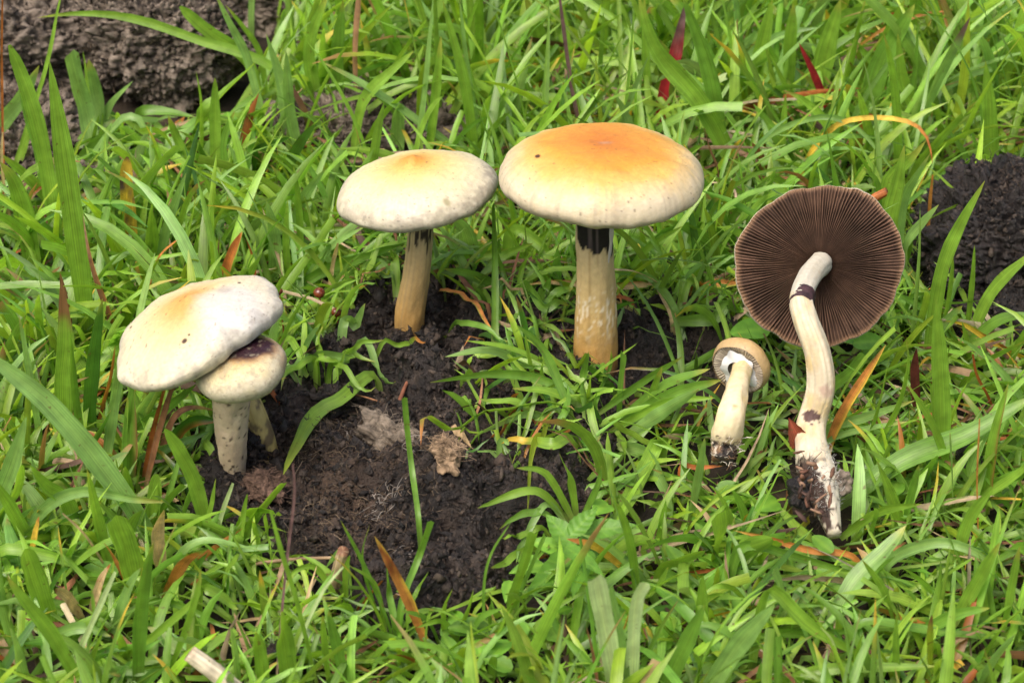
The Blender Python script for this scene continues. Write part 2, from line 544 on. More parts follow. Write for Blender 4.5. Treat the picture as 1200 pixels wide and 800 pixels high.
# brown mound beyond the grass
mound = thing('dung_mound', at_z(120, 120), 'large dry brown crumbly dung mound behind tall grass blades', 'dung')
def clod(name, parent, px, row, z, radii, seed, colfn, mat, low=0.22, nf=1500, cols=STRAWS, n=230):
    c = at_z(px, row, 0.0)
    V, Fc, C = lump((c[0], c[1], z), radii, seed, colfn, low, n)
    o = build(name, V, Fc, mat, parent, C)
    if nf:
        add_fibres(parent, V[V[:, 2] > 0.0], nf, cols, seed=seed + 50, up=0.8)
        add_crumbs(parent, V[V[:, 2] > 0.0], nf * 2, BLACKS if mat is M_DUNG else BROWNS, smin=0.0005, smax=min(0.003, min(radii) * 0.12), seed=seed + 60, mat=mat)
    return o
clod('clod', mound, 190, 104, 0.024, (0.042, 0.036, 0.034), 7, brown_dung, M_DRYDUNG, 0.25, 2600)
clod('clod', mound, 15, 82, 0.014, (0.075, 0.060, 0.046), 8, brown_dung, M_DRYDUNG, 0.3, 2600)
clod('clod', mound, 130, 5, 0.010, (0.16, 0.060, 0.050), 9, brown_dung, M_DRYDUNG, 0.25, 3000, n=300)
clod('clod', mound, 25, 165, 0.0, (0.030, 0.045, 0.024), 12, brown_dung, M_DRYDUNG, 0.3, 900, n=90)

clump = thing('dung_clump', at_z(1160, 330), 'black moist crumbly dung clump beside the upturned mushroom', 'dung')
clod('clod', clump, 1170, 330, 0.014, (0.037, 0.036, 0.036), 21, black_dung, M_DUNG, 0.2, 1400, DARKS)
clod('clod', clump, 1205, 372, 0.0, (0.030, 0.026, 0.016), 22, black_dung, M_DUNG, 0.25, 500, DARKS, n=80)
small = thing('dung_lump', at_z(455, 165), 'small weathered brown dung lump behind the umbo-capped mushroom', 'dung')
clod('clod', small, 440, 165, 0.004, (0.050, 0.034, 0.018), 31, brown_dung, M_DRYDUNG, 0.3, 1200)
crumb = thing('dung_crumb', at_z(1132, 568), 'small black dung crumb lying among grass below the dung clump', 'dung')
clod('clod', crumb, 1132, 566, 0.010, (0.0048, 0.006, 0.0085), 41, black_dung, M_DUNG, 0.3, 60, DARKS, n=50)
crumb2 = thing('dung_crumb', at_z(110, 235), 'small grey brown dung crumb between tall grass blades', 'dung')
clod('clod', crumb2, 108, 236, 0.010, (0.010, 0.009, 0.008), 43, brown_dung, M_DRYDUNG, 0.3, 120, STRAWS, n=50)
crumb3 = thing('dung_crumb', at_z(325, 785), 'dark dung crumb in the grass near the cut straw stub', 'dung')
clod('clod', crumb3, 325, 788, 0.004, (0.008, 0.007, 0.007), 44, black_dung, M_DUNG, 0.3, 80, DARKS, n=50)

def pale_clump(px, py, radii, rot, seed, label, col):
    p = at_z(px, py, 0.010)
    p[2] = float(surf_h(p[0], p[1])) + 0.0028
    V, Fc, C = lump((0, 0, 0), radii, seed, lambda W: mix(np.array(col) * 0.55, np.array(col) * 1.25, smooth(-0.5, 0.5, fbm(W, 500, 3, seed) + 0.5 * fbm(W * [1, 3, 1], 900, 2, seed + 1))), 0.6, 70)
    ca, sa = math.cos(rot), math.sin(rot)
    V = np.stack([V[:, 0] * ca - V[:, 1] * sa, V[:, 0] * sa + V[:, 1] * ca, V[:, 2]], -1) + p
    t = thing('straw_clump', p, label, 'straw')
    build('matted_core', V, Fc, M_DRYDUNG, t, C)
    add_fibres(t, V[V[:, 2] > p[2]], 260, [np.array(col), np.array(col) * 1.4, np.array(col) * 0.7], seed=seed, lmin=0.002, lmax=0.006, up=0.12, lift=0.0002, rad=0.00008)
    return t
pale_clump(464, 522, (0.020, 0.0080, 0.0065), -0.9, 51, 'pale grey matted straw lying on the dung pat', (0.17, 0.14, 0.105))
pale_clump(524, 574, (0.0050, 0.0085, 0.005), 0.35, 52, 'buff coloured straw lump on the dung pat', (0.22, 0.155, 0.095))
pale_clump(313, 565, (0.008, 0.008, 0.005), 0.3, 53, 'pinkish brown crumb beside the slim mushroom stem', (0.11, 0.07, 0.05))

# ------------------------------------------------------------------ mushrooms
def basis(up, xhint=(1, 0, 0)):
    z = unit(np.asarray(up, float))
    x = np.asarray(xhint, float); x = unit(x - z * (x @ z))
    return np.stack([x, np.cross(z, x), z], 1)          # columns

def cap_top(R, H, drop, p, umbo, colfn, seed, lobe=0.03, nth=340, nr=130, warp=None, curl=0.94, ex=0.55):
    """cap upper skin in its own axes: apex on +z, widest ring at z = 0, rim turned in at z = -drop"""
    s = np.linspace(0, 1, nr)[:, None]
    th = np.linspace(0, 2 * math.pi, nth, endpoint=False)[None]
    top = s < 0.86
    a = np.clip(s / 0.86, 0, 1)
    rr = np.sin(a * math.pi / 2) ** 0.92
    z = H * np.maximum(1 - rr ** p, 0) ** ex
    b = np.clip((s - 0.86) / 0.14, 0, 1)
    rr = np.where(top, rr, 1 - (1 - curl) * b ** 2.2)
    z = np.where(top, z, -drop * b)
    z = z + umbo * np.exp(-(rr / 0.13) ** 1.4) * top
    one = np.ones_like(th)
    rr, z, b = rr * one, z * one, b * one
    D = np.stack([rr * np.cos(th), rr * np.sin(th), z / R], -1)
    rr2 = rr * (1 + lobe * fbm(np.stack([np.cos(th) * one, np.sin(th) * one, 0 * th], -1) + seed, 1.3, 2, seed) * rr)
    z = z + 0.035 * R * fbm(D + seed, 2.2, 3, seed + 1) * (0.3 + rr) + 0.008 * R * fbm(D + seed, 9, 3, seed + 2)
    X, Y = R * rr2 * np.cos(th), R * rr2 * np.sin(th)
    V = np.stack([X, Y, z], -1)
    if warp is not None:
        V = warp(V, R)
    C = colfn(rr, th * np.ones_like(rr), b, D)
    fib = vnoise(np.stack(np.broadcast_arrays(np.cos(th) * 42, np.sin(th) * 42, 5 * rr), -1), 1.0, seed + 21)
    C = C * (1 + 0.06 * vnoise(D, 42, seed + 22) + 0.05 * fbm(D, 14, 2, seed + 24) + 0.06 * fib * smooth(0.15, 0.8, rr))[..., None]
    grit = smooth(0.80, 0.88, vnoise(D, 34, seed + 23))
    C = mix(C, (0.10, 0.07, 0.04), 0.55 * grit)
    return V.reshape(-1, 3), grid_faces(nr, nth, True), np.clip(C, 0, 1).reshape(-1, 3)

def gill_mesh(R, zrim, zin, rin, N, colhi, collo, seed, deep=0.05, per=8, nr=26, rout=0.955, warp=None, tint=None):
    """underside in cap axes: plates standing down (-z) from the flesh"""
    nth = N * per
    th = np.linspace(0, 2 * math.pi, nth, endpoint=False)[None]
    s = np.linspace(0, 1, nr)[:, None]
    rr = rin / R + (rout - rin / R) * s
    ph = th * N + 3.2 * fbm(np.stack(np.broadcast_arrays(np.cos(th) * 3, np.sin(th) * 3, rr * 1.6), -1), 1.0, 3, seed) + 1.1 * vnoise(np.stack(np.broadcast_arrays(np.cos(th) * 22, np.sin(th) * 22, rr * 3), -1), 1.0, seed + 2)
    ridge = np.abs(np.cos(ph / 2)) ** 0.8
    half = np.abs(np.cos(ph)) ** 0.8                       # short gills between, near the rim
    w = smooth(0.55, 0.8, rr) * (0.6 + 0.4 * vnoise(np.stack(np.broadcast_arrays(np.cos(th) * 20, np.sin(th) * 20, rr * 0), -1), 1, seed))
    ridge = np.maximum(ridge, half * np.clip(w, 0, 1) * 0.85)
    env = smooth(0, 0.12, s) * smooth(1.02, 0.9, s) 
    zb = zin + (zrim - zin) * s ** 0.8 + 0.03 * R * fbm(np.stack(np.broadcast_arrays(np.cos(th) * 1.5, np.sin(th) * 1.5, rr), -1), 1.5, 2, seed + 4)
    z = zb - deep * R * ridge * (0.35 + 0.65 * env)
    V = np.stack(np.broadcast_arrays(R * rr * np.cos(th), R * rr * np.sin(th), z), -1)
    if warp is not None:
        V = warp(V, R)
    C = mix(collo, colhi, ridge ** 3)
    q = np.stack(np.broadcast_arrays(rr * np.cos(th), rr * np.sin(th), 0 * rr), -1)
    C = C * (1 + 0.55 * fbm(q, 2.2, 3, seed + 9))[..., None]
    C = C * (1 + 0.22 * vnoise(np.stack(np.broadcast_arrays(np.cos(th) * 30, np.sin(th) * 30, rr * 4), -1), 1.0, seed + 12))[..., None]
    if tint is not None:
        C = mix(C, tint, 0.5 * smooth(0.92, 1.0, s) * np.ones_like(z))
    return V.reshape(-1, 3), grid_faces(nr, nth, True)[:, ::-1], C.reshape(-1, 3)

def stem_mesh(pts, radii, colfn, seed, n=90, seg=56, wob=0.10, groove=0.02):
    V, Fc, t, th = tube(pts, radii, n, seg, wob, seed)
    P = spline(pts, n); P = np.vstack([P[0], P, P[-1]])
    ctr = np.repeat(P, seg, 0)
    q = np.stack([np.cos(th) * 6, np.sin(th) * 6, t * 1.5], -1)
    V = ctr + (V - ctr) * (1 + groove * fbm(q, 2.0, 3, seed + 3))[:, None]
    return V, Fc, np.clip(colfn(t, th, V), 0, 1) * [0.80, 0.77, 0.72]

def place(V, M, c):
    return V @ M.T + c

CAPK = np.array([0.53, 0.52, 0.50])

# --- 1. large orange cap (tallest)
def col_big(r, th, b, D):
    n = fbm(D, 3.5, 4, 201); f = fbm(D * [1, 1, 0.2], 26, 3, 202)
    streak = vnoise(np.stack([np.cos(th) * 28, np.sin(th) * 28, r * 2.2], -1), 1.0, 203)
    q = 0.90 * r + 0.10 * r ** 6 + 0.10 * n + 0.03 * f
    c = ramp([(0, (0.68, 0.23, 0.03)), (0.2, (0.82, 0.31, 0.035)), (0.5, (0.92, 0.44, 0.06)), (0.70, (0.95, 0.60, 0.17)), (0.86, (0.93, 0.74, 0.40)), (0.98, (0.90, 0.79, 0.56)), (1.1, (0.86, 0.76, 0.56))], q)
    c = c * (1 - 0.10 * smooth(0.1, 0.6, f) * smooth(0.9, 0.3, r))[..., None]
    c = mix(c, (0.50, 0.42, 0.32), 0.35 * smooth(0.35, 0.7, streak) * smooth(0.7, 1.0, r))
    c = mix(c, (0.62, 0.40, 0.28), 0.5 * smooth(0.10, 0.03, np.hypot(D[..., 0] - 0.02, (D[..., 1] + 0.02) * 2.2)))
    c = mix(c, (0.10, 0.035, 0.012), smooth(0.034, 0.02, np.hypot(D[..., 0] + 0.63, D[..., 1] + 0.22)))
    return mix(c, (0.55, 0.50, 0.40), 0.5 * b)

def mushroom(label, base, stem_pts, stem_r, stem_col, seed, cap_c, up, R, H, drop, p, umbo, capcol, gill=(90, (0.05, 0.03, 0.025), (0.012, 0.007, 0.006)), lobe=0.03, warp=None, curl=0.94, xhint=(1, 0, 0), ex=0.52, deep=0.035, **gk):
    t = thing('mushroom', base, label, 'mushroom', 'mushrooms at the dung pat')
    V, Fc, C = stem_mesh(stem_pts, stem_r, stem_col, seed)
    build('stem', V, Fc, M_STEM, t, C)
    M = basis(up, xhint)
    V, Fc, C = cap_top(R, H, drop, p, umbo, capcol, seed, lobe, warp=warp, curl=curl, ex=ex)
    co = build('cap', place(V, M, cap_c), Fc, M_CAP, t, C * CAPK)
    V, Fc, C = gill_mesh(R, -drop * 0.35, H * 0.25, stem_r[-1] * 0.7, gill[0], gill[1], gill[2], seed + 30, deep=deep, rout=curl - 0.005, warp=warp, **gk)
    g = build('gills', place(V, M, cap_c), Fc, M_GILL, co, C)
    return t, M

def px_R(px, c):
    return px * depth_of(c) / F

SZ = 0.007
base = at_z(697, 424, SZ)
cc = at_y(705, 209, base[1] - 0.002)
R1 = px_R(121, cc)
top = cc + np.array([-0.003, 0, 0.004])
def col_big_stem(t, th, V):
    px, py = project(V)
    n = fbm(np.stack([np.cos(th) * 5, np.sin(th) * 5, t * 3], -1), 1.5, 4, 211)
    st = vnoise(np.stack([np.cos(th) * 16, np.sin(th) * 16, t * 2.5], -1), 1, 212)
    fl = fbm(np.stack([np.cos(th) * 9, np.sin(th) * 9, t * 30], -1), 1.3, 3, 213)
    c = ramp([(0, (0.34, 0.17, 0.05)), (0.22, (0.50, 0.31, 0.10)), (0.42, (0.60, 0.45, 0.20)), (0.62, (0.62, 0.50, 0.27)), (0.8, (0.62, 0.52, 0.32))], t + 0.06 * n)
    c = mix(c, (0.34, 0.23, 0.09), 0.6 * smooth(0.1, 0.7, st))
    c = mix(c, (0.36, 0.20, 0.06), 0.5 * smooth(0.15, 0.5, fbm(np.stack([np.cos(th) * 4, np.sin(th) * 4, t * 22], -1), 1.2, 3, 215)) * smooth(0.5, 0.3, t))
    c = mix(c, (0.80, 0.74, 0.58), 0.8 * smooth(0.15, 0.4, fl) * smooth(0.22, 0.36, t) * smooth(0.52, 0.44, t))
    c = mix(c, (0.42, 0.21, 0.05), 0.6 * smooth(0.1, 0.5, fl) * smooth(0.35, 0.1, t))
    c = mix(c, (0.06, 0.04, 0.028), 0.85 * smooth(0.16, 0.09, t + 0.05 * fl + 0.03 * n))
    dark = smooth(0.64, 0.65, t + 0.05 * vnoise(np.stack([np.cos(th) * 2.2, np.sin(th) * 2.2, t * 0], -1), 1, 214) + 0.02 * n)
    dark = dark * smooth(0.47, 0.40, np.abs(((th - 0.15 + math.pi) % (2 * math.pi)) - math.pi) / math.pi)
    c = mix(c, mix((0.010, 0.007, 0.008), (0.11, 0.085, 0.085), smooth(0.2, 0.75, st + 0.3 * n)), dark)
    return c
big, M1 = mushroom('tall mushroom with the broadest orange cap and thick ochre stem', base,
    [base + (0.0005, 0, -0.012), base + (0, 0, 0.008), mix(base, top, 0.45) + (0.0005, 0.001, 0), mix(base, top, 0.75), top],
    [0.0093, 0.0088, 0.0079, 0.0072, 0.0069, 0.0066], col_big_stem, 301, cc, (0.015, 0.04, 1), R1, R1 * 0.385, R1 * 0.10, 2.5, -0.0004, col_big, lobe=0.02)
# veil scrap hanging beside the stem
vs = at_y(712, 268, base[1] - 0.003)
def ribbon(pts, w, wd, n=14, fold=0.0):
    P = spline(pts, n)
    T = unit(np.gradient(P, axis=0))
    W = unit(np.cross(T, np.asarray(wd, float)))
    Nn = np.cross(W, T)
    ws = np.interp(np.linspace(0, 1, n), np.linspace(0, 1, len(w)), w)[:, None]
    V = np.stack([P - W * ws / 2, P + Nn * fold * ws, P + W * ws / 2], 1).reshape(-1, 3)
    uv = np.stack(np.broadcast_arrays(np.array([0, .5, 1.])[None], np.linspace(0, 1, n)[:, None]), -1).reshape(-1, 2)
    return V, grid_faces(n, 3), uv
V, Fc, uv = ribbon([at_y(717, 262, base[1] - 0.005), at_y(716, 285, base[1] - 0.006), at_y(713, 308, base[1] - 0.006)], [0.0016, 0.0021, 0.0012, 0.0015, 0.0005], (0.5, -1, 0.5), fold=0.3)
build('veil_scrap', V, Fc, M_STEM, big, np.tile((0.40, 0.37, 0.31), (len(V), 1)))

# --- 2. pale cap with a pointed umbo
def col_umbo(r, th, b, D):
    n = fbm(D + 4, 3.0, 4, 221); f = fbm(D + 2, 12, 3, 222)
    q = r + 0.10 * n
    c = ramp([(0, (0.84, 0.36, 0.06)), (0.10, (0.88, 0.44, 0.08)), (0.25, (0.92, 0.62, 0.18)), (0.50, (0.95, 0.80, 0.38)), (0.75, (0.93, 0.85, 0.55)), (1, (0.87, 0.81, 0.64))], q)
    ang = (th / math.pi * 180) % 360
    grey = smooth(0.0, 0.45, n + 0.4 * f) * smooth(0.35, 0.8, r) * smooth(-0.1, 0.5, D[..., 0])
    c = mix(c, (0.42, 0.36, 0.29), 0.55 * grey)
    edge = smooth(0.83, 1.0, r + 0.05 * f) * smooth(-0.5, 0.3, f)
    c = mix(c, (0.40, 0.36, 0.28), 0.5 * edge)
    c = mix(c, (0.36, 0.32, 0.14), 0.7 * smooth(0.06, 0.02, np.hypot(D[..., 0] - 0.42, (D[..., 1] + 0.80))))
    dots = 0.5 * smooth(0.72, 0.82, vnoise(D, 22, 223)) * smooth(0.5, 0.9, r)
    return mix(c, (0.12, 0.10, 0.07), 0.55 * dots)
base = at_z(481, 380, SZ)
cc = at_y(489, 225, base[1] - 0.003)
R2 = px_R(95, cc)
def col_umbo_stem(t, th, V):
    n = fbm(np.stack([np.cos(th) * 4, np.sin(th) * 4, t * 4], -1), 1.5, 4, 231)
    st = vnoise(np.stack([np.cos(th) * 13, np.sin(th) * 13, t * 2], -1), 1, 232)
    c = ramp([(0, (0.40, 0.25, 0.09)), (0.25, (0.52, 0.33, 0.11)), (0.55, (0.55, 0.42, 0.20)), (0.85, (0.55, 0.47, 0.29)), (1, (0.62, 0.56, 0.42))], t + 0.1 * n)
    c = mix(c, (0.33, 0.25, 0.13), 0.5 * smooth(0.15, 0.7, st))
    d = smooth(0.72, 0.76, t + 0.22 * n + 0.05 * st) * smooth(0.80, 0.77, t + 0.03 * n)
    c = mix(c, (0.018, 0.010, 0.010), d * 0.95)
    return mix(c, (0.05, 0.03, 0.02), smooth(0.45, 0.6, n) * smooth(0.55, 0.8, t) + 0.9 * smooth(0.25, 0.45, fbm(np.stack([np.cos(th) * 3, np.sin(th) * 3, t * 8], -1), 1, 2, 233)) * smooth(0.22, 0.10, t))
top = cc + np.array([0.002, 0, 0.003])
def umbo_shift(V, R):
    return V
mushroom('pale cap with a pointed orange umbo on a slender ochre stem', base,
    [base + (-0.001, 0, -0.012), base + (0, 0, 0.004), mix(base, top, 0.5) + (0.001, -0.001, 0), top],
    [0.0064, 0.0062, 0.0054, 0.0050, 0.0050], col_umbo_stem, 302, cc, (-0.12, 0.04, 1), R2, R2 * 0.40, R2 * 0.11, 2.0, R2 * 0.10, col_umbo, lobe=0.05)

def collar(c, r, n, seed):
    g = np.random.default_rng(seed)
    a = g.uniform(0, 2 * math.pi, n); d = r + np.abs(g.normal(size=n)) * 0.0035
    x, y = c[0] + d * np.cos(a), c[1] + d * np.sin(a)
    z = surf_h(x, y) + np.maximum(0, 0.0035 - (d - r) * 0.6) * g.random(n)
    add_crumbs(pat, np.stack([x, y, z], -1), n, BLACKS, smin=0.0006, smax=0.0028, seed=seed)
collar(at_z(697, 424, SZ), 0.0085, 300, 5)
collar(at_z(481, 380, SZ), 0.006, 240, 6)
collar(at_z(275, 556, 0.004), 0.0045, 240, 7)
collar(at_z(312, 538, 0.004), 0.005, 200, 8)

# --- 3. young small cap leaning out under the tilted one
base = at_z(276, 561, 0.004)
cc_s = at_y(283, 431, 0.588)
R3 = px_R(55, cc_s)
def col_young(r, th, b, D):
    n = fbm(D + 1, 3.0, 4, 241); f = fbm(D, 10, 3, 242)
    c = ramp([(0, (0.74, 0.48, 0.15)), (0.45, (0.84, 0.67, 0.30)), (0.8, (0.82, 0.72, 0.42)), (1, (0.78, 0.72, 0.54))], r + 0.15 * n)
    d = np.hypot((D[..., 0] - 0.26) / 1.2, (D[..., 1] - 0.10) / 1.0)
    c = mix(c, (0.40, 0.20, 0.09), 0.8 * smooth(0.72, 0.42, d + 0.15 * n))
    c = mix(c, (0.035, 0.010, 0.018), smooth(0.55, 0.33, d + 0.12 * n))
    c = mix(c, (0.42, 0.30, 0.16), 0.6 * smooth(0.13, 0.04, np.abs(D[..., 0] + 0.25 + 0.1 * n)) * smooth(-0.1, -0.4, D[..., 1]) * smooth(0.9, 0.6, r))
    dots = 0.6 * smooth(0.66, 0.78, vnoise(D, 26, 243))
    c = mix(c, (0.45, 0.40, 0.28), 0.5 * smooth(0.1, 0.5, f))
    return mix(c, (0.12, 0.08, 0.05), 0.5 * dots)
def col_young_stem(t, th, V):
    n = fbm(V, 160, 4, 251); sp = fbm(V, 420, 2, 252)
    c = mix((0.58, 0.47, 0.34), (0.66, 0.56, 0.40), smooth(-0.4, 0.4, n))
    c = mix(c, (0.66, 0.56, 0.22), 0.5 * smooth(0.2, 0.6, vnoise(V, 90, 253)))
    sp2 = fbm(V * [1, 1, 0.7], 900, 2, 254)
    dirt = smooth(0.30, 0.45, 0.7 * sp2 + 0.45 * sp + 0.2 * n + 0.14 * smooth(0.6, 0.0, t)) * smooth(0.98, 0.8, t)
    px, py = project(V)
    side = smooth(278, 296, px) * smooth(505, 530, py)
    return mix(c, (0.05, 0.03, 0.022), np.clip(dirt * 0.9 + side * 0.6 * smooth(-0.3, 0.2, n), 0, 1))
top = cc_s + np.array([-0.003, 0.002, 0.002])
mushroom('small young cap with a purple black spore stain, crowded under the tilted pale cap', base,
    [base + (0.001, 0.001, -0.010), base, mix(base, top, 0.5) + (-0.0012, 0, 0), top],
    [0.0034, 0.0044, 0.0058, 0.0067, 0.0066], col_young_stem, 303, cc_s, (-0.20, -0.10, 1), R3, R3 * 0.46, R3 * 0.30, 2.6, 0, col_young, lobe=0.07, curl=0.86, gill=(60, (0.10, 0.07, 0.05), (0.03, 0.02, 0.015)))

# --- 4. tilted pale cap on the slim stem behind
base = at_z(312, 538, 0.004)
cc = at_y(235, 383, 0.606)
R4 = px_R(101, cc)
def col_tilt(r, th, b, D):
    n = fbm(D + 7, 2.6, 4, 261); f = fbm(D, 11, 3, 262)
    q = 0.8 * np.hypot(D[..., 0] + 0.06, D[..., 1] * np.where(D[..., 1] < 0, 0.75, 1.0)) + 0.2 * r ** 2 + 0.10 * n
    c = ramp([(0, (0.86, 0.46, 0.12)), (0.16, (0.88, 0.54, 0.17)), (0.38, (0.92, 0.72, 0.36)), (0.65, (0.92, 0.82, 0.54)), (1, (0.87, 0.83, 0.70))], q)
    ga = np.hypot((D[..., 0] - 0.5) / 0.5, (D[..., 1] + 0.3) / 0.7)
    c = mix(c, (0.85, 0.84, 0.82), 0.8 * smooth(1.0, 0.5, ga + 0.25 * n))
    blot = smooth(0.12, 0.05, np.hypot(D[..., 0] - 0.42, (D[..., 1] - 0.12)) + 0.03 * f)
    c = mix(c, (0.46, 0.43, 0.38), 0.55 * blot)
    for (x, y, s) in ((-0.10, -0.02, 0.022), (0.0, -0.72, 0.040), (-0.78, 0.05, 0.022), (0.06, -0.66, 0.02), (0.55, 0.28, 0.018), (-0.03, 0.0, 0.02)):
        c = mix(c, (0.10, 0.05, 0.025), smooth(s, s * 0.5, np.hypot(D[..., 0] - x, D[..., 1] - y) + 0.012 * f))
    edge = smooth(0.84, 1.0, r + 0.06 * f) * smooth(-0.2, 0.5, f)
    c = mix(c, (0.44, 0.41, 0.36), 0.5 * edge)
    d2 = 0.6 * smooth(0.66, 0.8, vnoise(D, 30, 263)) * smooth(0.55, 0.9, r)
    return mix(c, (0.22, 0.20, 0.17), 0.4 * d2)
def warp_tilt(V, R):
    # the far right margin is dented and pulled straight
    x, y, z = V[..., 0] / R, V[..., 1] / R, V[..., 2] / R
    a = np.degrees(np.arctan2(y, x)) % 360
    r2 = x * x + y * y
    k = 1 + r2 * (np.interp(a, [0, 20, 45, 90, 135, 180, 215, 245, 270, 305, 335, 360], [1.0, 1.02, 0.96, 0.93, 0.97, 1.0, 1.07, 1.10, 1.03, 0.90, 0.95, 1.0]) - 1 + 0.012 * np.sin(np.radians(a) * 9) + 0.008 * np.sin(np.radians(a) * 17 + 1))
    z = z + r2 * np.interp(a, [0, 40, 75, 100, 150, 200, 235, 260, 300, 330, 360], [0.0, 0.06, 0.0, 0.06, 0.0, -0.07, -0.12, -0.06, 0.06, 0.05, 0.0])
    return np.stack([x * k, y * k, z], -1) * R
def col_slim_stem(t, th, V):
    st = vnoise(np.stack([np.cos(th) * 8, np.sin(th) * 8, t * 3], -1), 1, 271)
    n = fbm(V, 260, 3, 272)
    c = mix((0.50, 0.42, 0.16), (0.36, 0.29, 0.10), smooth(-0.1, 0.6, st))
    return mix(c, (0.10, 0.07, 0.05), 0.8 * smooth(0.15, 0.4, n + 0.5 * smooth(0.25, 0.0, t)))
top = cc + np.array([0.004, 0.006, 0.006])
mid = at_y(296, 482, 0.618)
tm, _ = mushroom('large pale tilted cap with orange centre overlapping a small young cap', base,
    [base + (0.001, 0.001, -0.012), base, mid, at_y(268, 430, 0.6255), top],
    [0.0052, 0.0050, 0.0044, 0.0040, 0.0038], col_slim_stem, 304, cc, (-0.30, 0.04, 1), R4, R4 * 0.37, R4 * 0.13, 1.9, R4 * 0.05, col_tilt, lobe=0.12, warp=warp_tilt, ex=0.58)

# --- 5. upturned mushroom lying on the grass, gills to the viewer
cc = at_y(960, 311, 0.668)
R5 = px_R(97, cc)
gn5 = unit(np.array([-0.10, -0.80, 0.52]))            # gills face this way
up5 = -gn5
def warp5(V, R):
    x, y, z = V[..., 0] / R, V[..., 1] / R, V[..., 2] / R
    r2 = x * x + y * y
    a = np.arctan2(y, x)
    z = z + 0.09 * r2 * np.cos(2 * a + 0.7) * 0.6 + 0.05 * r2 * np.cos(3 * a)
    k = 1 + r2 * (0.030 * np.cos(2 * a + 0.9) + 0.020 * np.cos(3 * a + 2.0) + 0.010 * np.cos(7 * a + 1) + 0.006 * np.cos(13 * a) + 0.012 * vnoise(np.stack([np.cos(a) * 9, np.sin(a) * 9, 0 * a], -1), 1, 31))
    return np.stack([x * k, y * k, z], -1) * R
def col5(r, th, b, D):
    n = fbm(D + 3, 4, 3, 281)
    c = ramp([(0, (0.70, 0.45, 0.15)), (0.6, (0.72, 0.60, 0.38)), (1, (0.66, 0.58, 0.44))], r + 0.1 * n)
    return mix(c, (0.55, 0.36, 0.16), 0.7 * smooth(0.1, 0.5, n) * b)
B5 = [at_z(978, 626, 0.012), at_z(967, 588, 0.016), at_z(953, 540, 0.019), at_y(951, 500, 0.607), at_y(962, 455, 0.612), at_y(958, 415, 0.617), at_y(944, 375, 0.624), at_y(939, 350, 0.634), at_y(948, 325, 0.650), cc + gn5 * 0.004, cc - gn5 * 0.004]
K = F / 0.74
rad5 = [8, 15, 22, 18.5, 16, 15.5, 14.5, 12.8, 12.8, 13.4, 15]
rad5 = [r / K for r in rad5]
def col5_stem(t, th, V):
    px, py = project(V)
    n = fbm(V, 150, 4, 291); f = fbm(V, 500, 3, 292)
    st = vnoise(np.stack([np.cos(th) * 12, np.sin(th) * 12, t * 4], -1), 1, 293)
    c = mix((0.66, 0.60, 0.46), (0.62, 0.50, 0.27), smooth(-0.2, 0.45, n))
    c = mix(c, (0.44, 0.38, 0.27), 0.6 * smooth(0.0, 0.6, st))
    c = mix(c, (0.46, 0.42, 0.33), 0.5 * smooth(0.1, 0.5, fbm(np.stack([np.cos(th) * 5, np.sin(th) * 5, t * 26], -1), 1.2, 3, 299)))
    c = mix(c, (0.50, 0.50, 0.44), 0.8 * smooth(348, 338, py))
    c = mix(c, (0.66, 0.66, 0.60), 0.6 * smooth(500, 560, py))
    c = mix(c, (0.46, 0.36, 0.28), 0.7 * smooth(0.25, 0.5, f) * smooth(0.1, 0.4, n))
    c = mix(c, (0.10, 0.06, 0.055), smooth(10, 8, np.hypot((px - 952) * 0.85, (py - 488)) + 9 * f + 7 * n))
    c = mix(c, (0.42, 0.30, 0.24), 0.8 * smooth(10, 6, np.hypot(px - 968, (py - 459)) + 4 * f))
    dirt = smooth(-0.05, 0.25, n + 0.8 * f - 0.4 + 1.2 * smooth(48, 15, np.hypot((px - 948) / 1.0, (py - 575) / 1.1)) * smooth(972, 958, px - (py - 575) * 0.25))
    c = mix(c, (0.05, 0.03, 0.022), dirt * smooth(525, 545, py))
    return c
t5 = thing('mushroom', B5[0], 'upturned mushroom lying on grass showing dark brown gills and curved white stem', 'mushroom', 'mushrooms at the dung pat')
V, Fc, C = stem_mesh(B5, rad5, col5_stem, 305, n=150, seg=60, wob=0.10, groove=0.03)
stem5 = build('stem', V, Fc, M_STEM, t5, C)
V5 = V
M5 = basis(up5, (1, 0, 0))
V, Fc, C = cap_top(R5, R5 * 0.34, R5 * 0.02, 2.2, 0, col5, 305, 0.0, warp=warp5, curl=0.985)
cap5 = build('cap', place(V, M5, cc), Fc, M_CAP, t5, C * CAPK)
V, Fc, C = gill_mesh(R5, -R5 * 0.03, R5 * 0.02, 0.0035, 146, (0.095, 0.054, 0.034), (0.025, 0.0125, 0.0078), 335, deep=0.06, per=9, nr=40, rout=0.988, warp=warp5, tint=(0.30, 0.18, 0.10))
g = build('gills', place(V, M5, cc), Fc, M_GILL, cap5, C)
# dark ring round the bent stem
rp = [at_y(938, 357, 0.630), at_y(940, 351, 0.6335), at_y(942.5, 345, 0.637)]
V, Fc, t_, th_ = tube(rp, [13.2 / K, 14.0 / K, 13.6 / K], 12, 40, 0.12, 77)
build('ring', V, Fc, M_STEM, t5, mix((0.050, 0.024, 0.026), (0.025, 0.012, 0.014), smooth(-0.3, 0.3, fbm(V, 300, 3, 7))))

